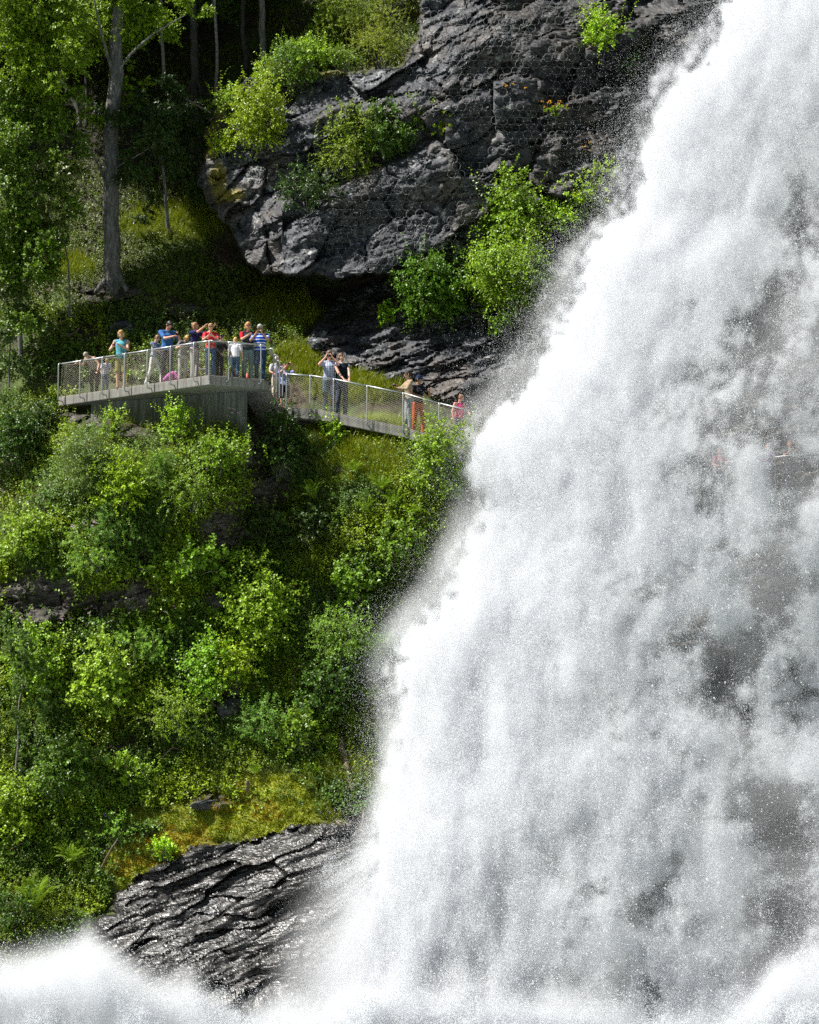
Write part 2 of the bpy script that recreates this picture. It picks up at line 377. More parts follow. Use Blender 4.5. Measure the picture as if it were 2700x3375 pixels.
# hillside relief: hummocks and small steps
hump = 0.42 * fbm(P0 * [0.55, 0.55, 0.7], 4) + 0.07 * fbm(P0 * 3.1 + 9, 4)
def blob(px, py, rx, ry, soft=0.5):
    d = np.hypot((GX - px) / rx, (GY - py) / ry) + 0.35 * fbm(np.stack([GX / 45, GY / 45, GX * 0 + 7], -1), 3)
    return 1 - sstep(1 - soft, 1 + soft * 0.3, d)
rocky = np.zeros_like(GX)
for b in ((880,1620,95,190),(760,1760,130,110),(860,1480,55,130),(120,1990,190,110),(330,2010,120,60),(480,1850,60,40),(760,2325,60,50),(700,1985,40,40),(450,1975,90,60),(700,2645,75,28),(250,1390,90,40),(430,1430,70,30),(330,2495,110,22),(440,2475,120,16),(370,975,130,30),(620,1025,140,22),(1290,2570,70,60),(1120,1560,40,30),(1090,2730,70,30)):
    rocky = np.maximum(rocky, blob(*b))
rocky = np.maximum(rocky, sstep(1500, 1680, GX) * (GY > 1200))
strata = fbm(np.stack([P0[..., 0] * 0.9 + P0[..., 2] * 0.3, P0[..., 1] * 0.9, P0[..., 2] * 2.6 - P0[..., 0] * 0.6], -1), 5, 0.6)
mossm = np.zeros_like(GX)
for b in ((900,2600,190,60),(800,2700,360,85),(560,2790,190,60),(430,2900,60,40),(480,2700,120,40),(1000,2640,90,50),(420,2850,120,60)):
    mossm = np.maximum(mossm, blob(*b))
grassy = np.zeros_like(GX)
for b in ((1150,1285,170,55),(980,1200,90,60),(920,1030,140,60),(560,740,170,80),(1200,1520,170,100),(1080,1440,110,60),(1250,1400,160,50),(240,880,90,40),(850,2700,300,50),(1150,2560,160,60)):
    grassy = np.maximum(grassy, blob(*b))
al2, ac2 = P0[..., 0] * .97 + P0[..., 2] * .25, -P0[..., 0] * .25 + P0[..., 2] * .97; g1, h1 = facets(al2 / 1.3, ac2 / .55, 15); g2, h2 = facets(al2 / .42, ac2 / .18, 16)
yh = yh - hump - rocky * (.40 * g1 + .14 * g2 + 0.35 * np.abs(strata) + 0.20 * strata + .12 * fbm(P0 * 4, 3)) - 0.12 * mossm * (1 + fbm(P0 * 2.2, 3))
# the cliff: strata, joints and plates
Pc = at(GX, GY, yc)
s1 = np.stack([Pc[..., 0] * 0.5 + Pc[..., 2] * 0.12, Pc[..., 1] * 0.5, Pc[..., 2] * 1.15 - Pc[..., 0] * 0.35], -1)
rid = 1 - np.abs(fbm(s1 * 0.9 + 5, 5, 0.55)) * 2
plate = fbm(s1 * 0.55 + 31, 4, 0.5); q = plate * 5; terr = (np.floor(q) + sstep(0.30, 0.70, q - np.floor(q))) / 5
ca, sa = math.cos(.5), math.sin(.5); wx = fbm(Pc * .8 + 3, 3) * .5
al, ac = Pc[..., 0] * ca + Pc[..., 2] * sa + wx, -Pc[..., 0] * sa + Pc[..., 2] * ca + wx
f1, e1_ = facets(al / 2.6, ac / 1.25, 5); f2, e2_ = facets(al / .85 + 9, ac / .42, 6); f3, e3_ = facets(al / .30, ac / .17, 8)
yc = yc - 0.16 * rid - 0.75 * terr - .78 * f1 - .17 * f2 - .05 * f3 - 0.04 * fbm(s1 * 5, 4, 0.6) + .16 * np.exp(-(e1_ / .035) ** 2) + .07 * np.exp(-(e2_ / .06) ** 2)
cleft = np.abs((GY - np.interp(GX, [900, 1000, 1130, 1260, 1400, 1480], [760, 690, 590, 520, 455, 420]))); yc = yc + 0.55 * (1 - sstep(0, 55, cleft)) * (GX > 930) * (GX < 1470)
# lower stratified ledges under the cliff
s2 = np.stack([P0[..., 0] * 0.4, P0[..., 1] * 0.5, P0[..., 2] * 1.9 - P0[..., 0] * 0.75], -1)
q = fbm(s2 * 0.8 + 11, 4, 0.5) * 6; al2, ac2 = P0[..., 0] * .97 + P0[..., 2] * .25, -P0[..., 0] * .25 + P0[..., 2] * .97; g1, h1 = facets(al2 / 1.3, ac2 / .42, 15); g2, h2 = facets(al2 / .42, ac2 / .15, 16)
yl = fh(GX, GY) - .34 * g1 - .12 * g2 + .12 * np.exp(-(h1 / .06) ** 2) - 0.45 - 0.75 * (np.floor(q) + sstep(0.25, 0.6, q - np.floor(q))) / 6 - 0.15 * fbm(s2 * 3, 4, 0.6)
# the wet slab: slanting ribs
s3 = np.stack([P0[..., 0] * 0.55, P0[..., 1] * 0.6, P0[..., 2] * 2.6 - P0[..., 0] * 0.85], -1)
q = fbm(s3 * 0.75 + 41, 4, 0.55) * 5
al3, ac3 = P0[..., 0] * .94 + P0[..., 2] * .34, -P0[..., 0] * .34 + P0[..., 2] * .94; wv3 = .35 * fbm(P0 * .9 + 8, 3); j1, k1 = facets((al3 + wv3) / 2.6, (ac3 + wv3) / .46, 25); j2, k2 = facets((al3 + wv3) / .8, (ac3 + wv3) / .15, 26)
yw = fh(GX, GY) - .30 * j1 - .055 * j2 + .05 * np.exp(-(k1 / .05) ** 2) - 0.10 - 0.30 * (np.floor(q) + sstep(0.15, 0.85, q - np.floor(q))) / 5 - 0.06 * fbm(s3 * 2.4 + 3, 4, 0.6)
kc, kl, kw = sstep(-6, 6, dC), sstep(-10, 10, dL), sstep(-8, 8, dW)
YT = yh * (1 - kc) + np.minimum(yc, yh + 3) * kc
YT = YT * (1 - kl) + yl * kl
YT = YT * (1 - kw) + yw * kw
PT = at(GX, GY, YT)
tx = np.gradient(PT, axis=1); ty = np.gradient(PT, axis=0)
NT_ = unit(np.cross(tx, ty)); NT_ = np.where((NT_[..., 1:2] > 0), -NT_, NT_)
cmoss = np.zeros_like(GX)
for b in ((690,450,40,80),(730,360,60,50),(720,600,35,70),(1000,230,160,30),(760,640,60,30)):
    cmoss = np.maximum(cmoss, blob(*b))
damp = sstep(1500, 1800, GX)
litter_shade = sstep(900, 640, GY + .25 * (GX - 400)) * (1 - sstep(620, 760, GX - .6 * (300 - GY)))  # leaf litter on the wood floor, its dark colour also standing in for shade
nyv, nxv = GX.shape
idx = np.arange(nyv * nxv).reshape(nyv, nxv)
quads = np.stack([idx[:-1, :-1], idx[1:, :-1], idx[1:, 1:], idx[:-1, 1:]], -1).reshape(-1, 4)
def fmask(d): return (0.25 * (d[:-1, :-1] + d[1:, :-1] + d[1:, 1:] + d[:-1, 1:])).ravel()
isC = fmask(dC) > 0; isL = (fmask(dL) > 0) & ~isC; isW = fmask(dW) > 0
def sheet(name, mask, mat):
    f = quads[mask]; used, inv = np.unique(f, return_inverse=True)
    at_ = {k: a.ravel()[used] for k, a in (('moss', mossm if name == 'hillside' else cmoss), ('grassy', grassy), ('rocky', rocky), ('damp', damp), ('litter_shade', litter_shade))}
    return link(name, np_mesh(name, PT.reshape(-1, 3)[used], inv.reshape(-1, 4), [mat], smooth=False, attrs=at_))
tag(sheet('hillside', ~(isC | isL | isW), M['ground']), kind='structure')
tag(sheet('rock_cliff', isC, M['cliff']), 'dark rock cliff overhanging a cave, partly under a ring net', 'cliff', kind='structure')
tag(sheet('rock_terrain', isL, M['cliff']), 'stratified grey rock ledges behind the ramp, under the cliff', 'rock', kind='structure')
tag(sheet('wet_rock_terrain', isW, M['wet']), 'black wet rock slab glistening beside the foot of the waterfall', 'rock', kind='structure')
# ground out to the horizon and the pool
mb = MB(); mb.prism([(-900, -300), (900, -300), (900, 1500), (-900, 1500)], -3.0, -1.5); tag(mb.build('ground', M['ground']), kind='structure')
mb = MB(); mb.prism([(-400, -40), (400, -40), (400, 80), (-400, 80)], -1.0, -0.4); tag(mb.build('pool_water', M['pool']), kind='structure')

def gi(px, py):
    px = np.asarray(px, float); py = np.asarray(py, float)
    i = np.clip(np.searchsorted(gx, px) - 1, 0, len(gx) - 2); j = np.clip(np.searchsorted(gy, py) - 1, 0, len(gy) - 2)
    return i, j, np.clip((px - gx[i]) / (gx[i + 1] - gx[i]), 0, 1), np.clip((py - gy[j]) / (gy[j + 1] - gy[j]), 0, 1)
def lookup(A, px, py):
    i, j, a, b = gi(px, py)
    if A.ndim == 3: a = a[..., None]; b = b[..., None]
    return (A[j, i] * (1 - a) + A[j, i + 1] * a) * (1 - b) + (A[j + 1, i] * (1 - a) + A[j + 1, i + 1] * a) * b
def ground(px, py): return lookup(PT, px, py)
def gnormal(px, py): return unit(lookup(NT_, px, py))

# unseen valley side behind the viewpoint, added to cut low skylight on the slope
va = np.radians(np.linspace(115, 425, 60)); vr = np.array([110, 150, 220, 320, 430.0]); vh = np.array([-1.4, 18, 80, 180, 270.0])
A2, R2_ = np.meshgrid(va, vr, indexing='ij'); hx, hy = R2_ * np.cos(A2), R2_ * np.sin(A2)
HV = np.stack([hx, hy, vh[None] * (1 + .25 * fbm(np.stack([hx / 90, hy / 90, hx * 0], -1), 4)) * np.interp(np.abs(A2 - math.radians(270)), [0, 2.1, 2.71], [1, 1, .35])], -1)
q_ = np.arange(A2.size).reshape(A2.shape); tag(link('unseen_hills', np_mesh('unseen_hills', HV.reshape(-1, 3), np.stack([q_[:-1, :-1], q_[1:, :-1], q_[1:, 1:], q_[:-1, 1:]], -1).reshape(-1, 4), [M['ground']], attrs={'litter_shade': np.zeros(A2.size)})), kind='structure')
# ------------------------------------------------------------------ viewing platform, stairs, ramp
A_ = at(690, 1236, 80.0); ZP = float(A_[2])
L_ = on_level(194, 1308, ZP); B_ = on_level(872, 1250, ZP)
def lerp(a, b, t): return np.asarray(a) * (1 - t) + np.asarray(b) * t
RAMP = [(918, 1340, 82.2), (1054, 1349, 81.9), (1115, 1362, 81.7), (1330, 1406, 81.2), (1400, 1428, 81.0), (1600, 1478, 80.4)]
RP = np.array([at(*r) for r in RAMP])
def ramp_at(px):
    k = [r[0] for r in RAMP]
    return np.array([np.interp(px, k, RP[:, i]) for i in range(3)])
plat = empty('viewing_platform', (A_[0], A_[1], ZP))
tag(plat, 'grey concrete viewing platform on a broad pier above the bushes', 'platform')
def rel(root, pts): return np.asarray(pts) - np.array(root.location)
bl = np.array([L_[0] - 0.2, L_[1] + 3.2]); br = np.array([RP[0][0] + 0.2, RP[0][1] + 2.6]); bc = np.array([A_[0], A_[1] + 4.6])
mb = MB(); poly = np.array([L_[:2], A_[:2], B_[:2], [B_[0] + 0.12, B_[1] + 0.5], [B_[0] - 0.2, br[1] + 0.6], bc, bl]) - A_[:2]
mb.prism(poly, -0.31, 0.0); mb.build('deck', M['concrete'], plat, bevel=0.02)
mb = MB(); p1 = at(300, 1330, 83.9); p2 = at(815, 1330, 81.25); p3 = at(815, 1330, 85.0); p4 = at(330, 1330, 86.0)
mb.prism(np.array([p1[:2], p2[:2], p3[:2], p4[:2]]) - A_[:2], -3.6, -0.314); mb.build('pier', M['pier'], plat, bevel=0.02)
stairs = empty('stairs', (B_[0], B_[1], ZP))
tag(stairs, 'narrow concrete stairs stepping down from the platform to the ramp', 'stairs')
nst = 6; mb = MB(); C_ = RP[0]
e0 = np.array([B_[0] + 0.004, B_[1] + 0.55]); e1 = C_[:2]; wv = np.array([-0.75, 0.9])
E0 = np.append(e0, ZP - .02); E1 = np.append(e1, C_[2] + .02); W3 = np.append(wv, 0); dn = np.array([0, 0, .31])
V = np.array([E0 - dn, E1 - dn, E1 - dn + W3, E0 - dn + W3, E0, E1, E1 + W3, E0 + W3]) - np.append(B_[:2], ZP)
mb.add(V, [(0, 1, 5, 4), (1, 2, 6, 5), (2, 3, 7, 6), (3, 0, 4, 7), (4, 5, 6, 7), (3, 2, 1, 0)])
for k in range(nst):
    a = lerp(E0, E1, (k + .1) / nst) - [.03, 0, 0]; b = lerp(E0, E1, (k + .95) / nst) - [.03, 0, 0]; zt = a[2] + .015 - ZP
    mb.prism(np.array([a[:2], b[:2], b[:2] + wv * .9, a[:2] + wv * .9]) - B_[:2], b[2] - .12 - ZP, zt)
mb.build('flight', M['concrete'], stairs)
ramp = empty('ramp', tuple(C_)); tag(ramp, 'grey concrete ramp sloping down from the platform towards the waterfall', 'ramp')
mb = MB()
for a, b in zip(RP[:-1], RP[1:]):
    a2 = a + [0.05, 1.7, 0]; b2 = b + [0.05, 1.7, 0]
    V = np.array([a, b, b2, a2]); lo = V - [0, 0, 0.34]
    mb.add(np.vstack([lo, V]) - C_, [(0, 1, 5, 4), (1, 2, 6, 5), (2, 3, 7, 6), (3, 0, 4, 7), (4, 5, 6, 7), (3, 2, 1, 0)])
mb.build('deck', M['concrete'], ramp)
mb = MB()
for a, b in zip(RP[:-1], RP[1:]):
    a = a + [0, 0.85, -0.345]; b = b + [0, 0.85, -0.345]; d = np.array([0, 0.5, 0]); dn = np.array([0, 0, 1.6])
    mb.add(np.array([a - dn, b - dn, b - dn + d, a - dn + d, a, b, b + d, a + d]) - C_, [(0, 1, 5, 4), (1, 2, 6, 5), (2, 3, 7, 6), (3, 0, 4, 7), (4, 5, 6, 7), (3, 2, 1, 0)])
mb.build('retaining_wall', M['pier'], ramp)

RAIL_H = 1.12
def post_path(foot, out, drop=0.17, reach=0.20, h=RAIL_H, top_in=0.10):
    """bent steel post: bolted to the slab side, out, up and back in to the handrail"""
    o = np.append(out, 0); f = np.asarray(foot, float); pts = []
    pts.append(f + [0, 0, -drop] + o * 0.01)
    pts.append(f + [0, 0, -drop] + o * (reach - 0.08))
    for a in (30, 60, 90):
        r = math.radians(a); pts.append(f + o * (reach - 0.08 + 0.08 * math.sin(r)) + [0, 0, -drop + 0.08 * (1 - math.cos(r))])
    for a in (0, 30, 60, 90):
        r = math.radians(a); pts.append(f + o * (reach - 0.07 * (1 - math.cos(r))) + [0, 0, h - 0.07 + 0.07 * math.sin(r)])
    pts.append(f + o * (reach - 0.07 - top_in) + [0, 0, h])
    return pts
def wire_panel(mb, a0, a1, b0, b1, step=0.105, r=0.0015):
    """diamond wire net between bottom edge a0-a1 and top edge b0-b1"""
    a0, a1, b0, b1 = map(np.asarray, (a0, a1, b0, b1)); w = np.linalg.norm(a1 - a0); h = np.linalg.norm(b0 - a0)
    bulge = np.cross(a1 - a0, b0 - a0); bulge /= np.linalg.norm(bulge)
    def P(s, t):
        return lerp(lerp(a0, a1, s / w), lerp(b0, b1, s / w), t / h)
    k = 0.62
    for sgn in (1, -1):
        n = int((w + h / k) / step) + 1
        for i in range(n):
            c = i * step - (h / k if sgn > 0 else 0)
            pts = []
            for t in np.linspace(0, h, 6):
                s = c + sgn * t / k
                pts.append((s, t))
            q = [(s, t) for s, t in pts if 0 <= s <= w]
            # exact ends on the panel's sides
            (s0, t0), (s1, t1) = pts[0], pts[-1]
            lo, hi = max(min(s0, s1), 0), min(max(s0, s1), w)
            if hi - lo < 0.02: continue
            tt = lambda s: (s - c) * sgn * k
            ss = np.linspace(lo, hi, 4)
            mb.tube([P(s, tt(s)) for s in ss], r * (1.25 if sgn > 0 else 0.8), 3, cap=False)
def railing(root, feet, outs, posts_only=(), rail_ext=None, net=True, reach=0.2):
    base = np.array(root.location)
    tops = []; bots = []
    for f, o in zip(feet, outs):
        mb = MB(); mb.tube(np.array(post_path(f, o, reach=reach)) - base, 0.021, 8); mb.build('post', M['steel'], root, smooth=True)
        tops.append(np.asarray(f) + np.append(o, 0) * (reach - 0.15) + [0, 0, RAIL_H]); bots.append(np.asarray(f) + np.append(o, 0) * reach * 0.6 + [0, 0, -0.10])
    path = list(tops)
    if rail_ext is not None: path.append(np.asarray(rail_ext))
    mb = MB(); 
    for a, b in zip(path[:-1], path[1:]): mb.tube(np.array([a, lerp(a, b, .5) - [0, 0, .004], b]) - base, 0.026, 8)
    mb.build('handrail', M['steel'], root, smooth=True)
    if net:
        mb = MB()
        for i in range(len(tops) - 1):
            wire_panel(mb, bots[i] - base, bots[i + 1] - base, tops[i] - base - [0, 0, .05], tops[i + 1] - base - [0, 0, .05])
            sag = lerp(tops[i], tops[i + 1], .5) - [0, 0, .085]
            mb.tube(np.array([tops[i] - [0, 0, .05], lerp(tops[i], sag, .6) - [0, 0, .01], sag, lerp(tops[i + 1], sag, .6) - [0, 0, .01], tops[i + 1] - [0, 0, .05]]) - base, 0.006, 5)
        mb.build('net', M['wire'], root)
    return tops
dLA = unit((A_ - L_)[:2]); oLA = np.array([dLA[1], -dLA[0]]); dAB = unit((B_ - A_)[:2]); oAB = np.array([dAB[1], -dAB[0]])
rail1 = empty('railing', (A_[0], A_[1], ZP)); tag(rail1, 'galvanised steel railing with wire net round the front of the viewing platform', 'railing')
def edge_u(px, a, b):    # parameter on the edge a-b seen at pixel column px
    pa, pb = 1350 + a[0] / a[1] * FPX * 0.9942, 1350 + b[0] / b[1] * FPX * 0.9942
    lo, hi = 0.0, 1.0
    for _ in range(40):
        m = (lo + hi) / 2; p = lerp(a, b, m)
        # exact projection
        d = p - [0, 0, ZC]; depth = d[1] * cT + d[2] * sT; x = 1350 + d[0] / depth * FPX
        if x < px: lo = m
        else: hi = m
    return lerp(a, b, lo)
feet = [edge_u(x, L_, A_) for x in (206, 277, 350, 424, 499, 575, 652)] + [lerp(A_, B_, .015)] + [edge_u(x, A_, B_) for x in (746, 852)]
outs = [oLA] * 7 + [unit(oLA + oAB)] + [oAB] * 2
railing(rail1, feet, outs, rail_ext=lerp(A_, B_, 0.995) + np.append(oAB, 0) * 0.05 + [0, 0, RAIL_H])
rail2 = empty('railing', (B_[0], B_[1], ZP)); tag(rail2, 'short steel railing of hooked posts down the side of the stairs', 'railing')
fe = [np.append(lerp(e0, e1, u), ZP - u * (ZP - C_[2])) for u in (0.02, 0.26, 0.5, 0.74)]
railing(rail2, fe, [np.array([0.96, -0.28])] * 4, reach=0.26)
rail3 = empty('railing', tuple(C_)); tag(rail3, 'steel railing with wire net along the sloping ramp', 'railing')
fr = [ramp_at(x) + [0, 0, 0] for x in (944, 1022, 1099, 1210, 1328, 1447, 1560)]
railing(rail3, fr, [np.array([0.05, -1.0])] * 7, reach=0.10)
rail4 = empty('railing', (bl[0], bl[1], ZP)); tag(rail4, 'dark rear railing posts along the back of the platform', 'railing')
bpts = [np.append(lerp(bl, bc, u), ZP) for u in (0.12, 0.4, 0.68, 0.95)]
M['shadesteel'] = simple('shaded_steel', (0.03, 0.032, 0.034), 0.5, 0.3)  # railing steel coloured near black, as posts seen in silhouette
for p in bpts:
    mb = MB(); mb.tube(rel(rail4, [p + [0, -.2, 0], p + [0, -.2, 1.0]]), 0.045, 8); mb.build('post', M['shadesteel'], rail4)
mb = MB(); mb.tube(rel(rail4, [p + [0, -.2, 0.98] for p in bpts]), 0.03, 8); mb.build('handrail', M['shadesteel'], rail4)
# the path behind the water
ledge = np.array([at(1580, 1500, 83.2), at(2000, 1600, 84.4), at(2360, 1634, 84.6), at(2900, 1578, 84.6)])
mb = MB()
for a, b in zip(ledge[:-1], ledge[1:]):
    mb.add(np.array([a - [0, 0, .4], b - [0, 0, .4], b + [0, 2.5, -.4], a + [0, 2.5, -.4], a, b, b + [0, 2.5, 0], a + [0, 2.5, 0]]), [(0, 1, 5, 4), (1, 2, 6, 5), (2, 3, 7, 6), (3, 0, 4, 7), (4, 5, 6, 7), (3, 2, 1, 0)])
tag(mb.build('footpath', M['pier']), kind='structure')
rail5 = empty('railing', tuple(ledge[2])); tag(rail5, 'thin steel railing seen faintly through the falling water', 'railing')
fb = [lerp(ledge[2], ledge[3], u) for u in (0.06, 0.36, 0.62, 0.9)]
railing(rail5, fb, [np.array([0.05, -1.0])] * 4, net=False, reach=0.1)
# ------------------------------------------------------------------ people
SKIN = [simple('skin_fair', (0.55, 0.32, 0.22), 0.5, var=0.06), simple('skin_tan', (0.42, 0.23, 0.14), 0.5, var=0.06), simple('skin_ruddy', (0.55, 0.27, 0.19), 0.5, var=0.06)]
M['glass'] = simple('dark_lens', (0.008, 0.008, 0.01), 0.08, spec=0.6)
M['lips'] = simple('lips', (0.34, 0.12, 0.10), 0.5)
M['eye'] = simple('eye_dark', (0.04, 0.03, 0.025), 0.3)
_cl = {}
def cloth(kind, *cols):
    key = (kind, cols)
    if key in _cl: return _cl[key]
    t = NT(kind + '_cloth'); t.bsdf.inputs['Specular IOR Level'].default_value = 0.15
    if kind == 'plain':
        n = t.noise(6, 4); a = cols[0]
        c = t.ramp(n, [(0.3, tuple(x * 0.75 for x in a)), (0.7, tuple(min(1, x * 1.15) for x in a))])
    elif kind == 'denim':
        n = t.noise(5, 5, 0.7, stretch=(1.5, 1.5, 0.5)); a = cols[0]
        c = t.ramp(n, [(0.3, tuple(x * 0.6 for x in a)), (0.52, a), (0.75, tuple(min(1, x * 2.2 + 0.02) for x in a))])
    elif kind == 'stripe':
        w = t.new('ShaderNodeTexWave', bands_direction='Z', wave_profile='SIN'); w.inputs['Scale'].default_value = 2.9; w.inputs['Distortion'].default_value = 0.3
        t.L.new(t.coord(), w.inputs['Vector']); c = t.ramp(w.outputs[1], [(0.8, cols[0]), (0.86, cols[1])])
    elif kind == 'plaid':
        fs = []
        for d in ('X', 'Z'):
            w = t.new('ShaderNodeTexWave', bands_direction=d); w.inputs['Scale'].default_value = 5.5
            t.L.new(t.coord(), w.inputs['Vector']); fs.append(t.ramp(w.outputs[1], [(0.45, (0, 0, 0)), (0.6, (1, 1, 1))]))
        c = t.mix(t.math('MULTIPLY', t.math('ADD', fs[0], fs[1]), 0.5), cols[0], cols[1])
    elif kind == 'dots':
        v = t.new('ShaderNodeTexVoronoi'); v.inputs['Scale'].default_value = 17; v.inputs['Randomness'].default_value = 0.45
        t.L.new(t.coord(), v.inputs['Vector']); c = t.ramp(v.outputs[0], [(0.26, cols[1]), (0.32, cols[0])])
    elif kind == 'print':
        n = t.noise(16, 3, 0.5); c = t.ramp(n, [(0.45, cols[0]), (0.55, cols[1])])
    t.set(Base_Color=c, Roughness=0.85); t.bump(t.noise(9, 4), 0.35, 0.03)
    _cl[key] = t.m; return t.m
_hair = {}
def hair_mat(c):
    if c not in _hair:
        t = NT('hair'); n = t.noise(22, 4, 0.6, stretch=(1, 1, 0.35))
        t.set(Base_Color=t.ramp(n, [(0.3, tuple(x * 0.5 for x in c)), (0.7, tuple(min(1, x * 1.4) for x in c))]), Roughness=0.5); t.bump(n, 0.6, 0.02); _hair[c] = t.m
    return _hair[c]

class Caps:
    """tapered elliptical limbs, merged afterwards into one continuous skin"""
    def __init__(s): s.mb = MB()
    def add(s, p0, p1, r0, r1, e0=1.0, e1=1.0, x=(1, 0, 0), k=12):
        p0, p1 = np.asarray(p0, float), np.asarray(p1, float)
        ax = p1 - p0; L = np.linalg.norm(ax); ax = ax / L if L > 1e-6 else np.array([0, 0, 1.0])
        U = np.asarray(x, float); U = U - (U @ ax) * ax
        if np.linalg.norm(U) < 1e-3: U = np.array([0, 1.0, 0]) - ax[1] * ax
        U /= np.linalg.norm(U); W = np.cross(ax, U)
        rows = []
        for c, r, e, sg in ((p0, r0, e0, -1), (p1, r1, e1, 1)):
            an = np.linspace(-80, 0, 4) if sg < 0 else np.linspace(0, 80, 4)
            for a in an:
                a = math.radians(a); rows.append((c + ax * math.sin(a) * min(r, r * e) , r * math.cos(a), e))
        ang = np.arange(k) * 2 * math.pi / k
        V = np.concatenate([c + r * (np.cos(ang)[:, None] * U + e * np.sin(ang)[:, None] * W) for c, r, e in rows] + [[rows[0][0]], [rows[-1][0]]])
        n = len(rows); F = [(i * k + j, i * k + (j + 1) % k, (i + 1) * k + (j + 1) % k, (i + 1) * k + j) for i in range(n - 1) for j in range(k)]
        F3 = [(n * k, (j + 1) % k, j) for j in range(k)] + [(n * k + 1, (n - 1) * k + j, (n - 1) * k + (j + 1) % k) for j in range(k)]
        s.mb.add(V, F, F3)
    def build(s, name, mat, parent, vox, smooth_it=6):
        o = s.mb.build(name, mat, None)
        m = o.modifiers.new('r', 'REMESH'); m.mode = 'VOXEL'; m.voxel_size = vox; m.use_smooth_shade = True
        if smooth_it: q = o.modifiers.new('s', 'SMOOTH'); q.iterations = smooth_it; q.factor = 0.5
        dg = bpy.context.evaluated_depsgraph_get()
        me = bpy.data.meshes.new_from_object(o.evaluated_get(dg)); me.materials.clear(); me.materials.append(mat)
        old = o.data; o.modifiers.clear(); o.data = me; bpy.data.meshes.remove(old); me.name = name
        o.parent = parent; return o

def ik(S, T, a, b, pole):
    S, T, pole = np.asarray(S, float), np.asarray(T, float), np.asarray(pole, float)
    d = T - S; L = np.linalg.norm(d)
    if L > (a + b) * 0.995: T = S + d / L * (a + b) * 0.995; d = T - S; L = np.linalg.norm(d)
    u = d / L; c = (a * a + L * L - b * b) / (2 * a * L); c = min(max(c, -1), 1)
    pl = pole - (pole @ u) * u; pl /= max(np.linalg.norm(pl), 1e-6)
    return S + u * a * c + pl * a * math.sqrt(max(0, 1 - c * c)), T

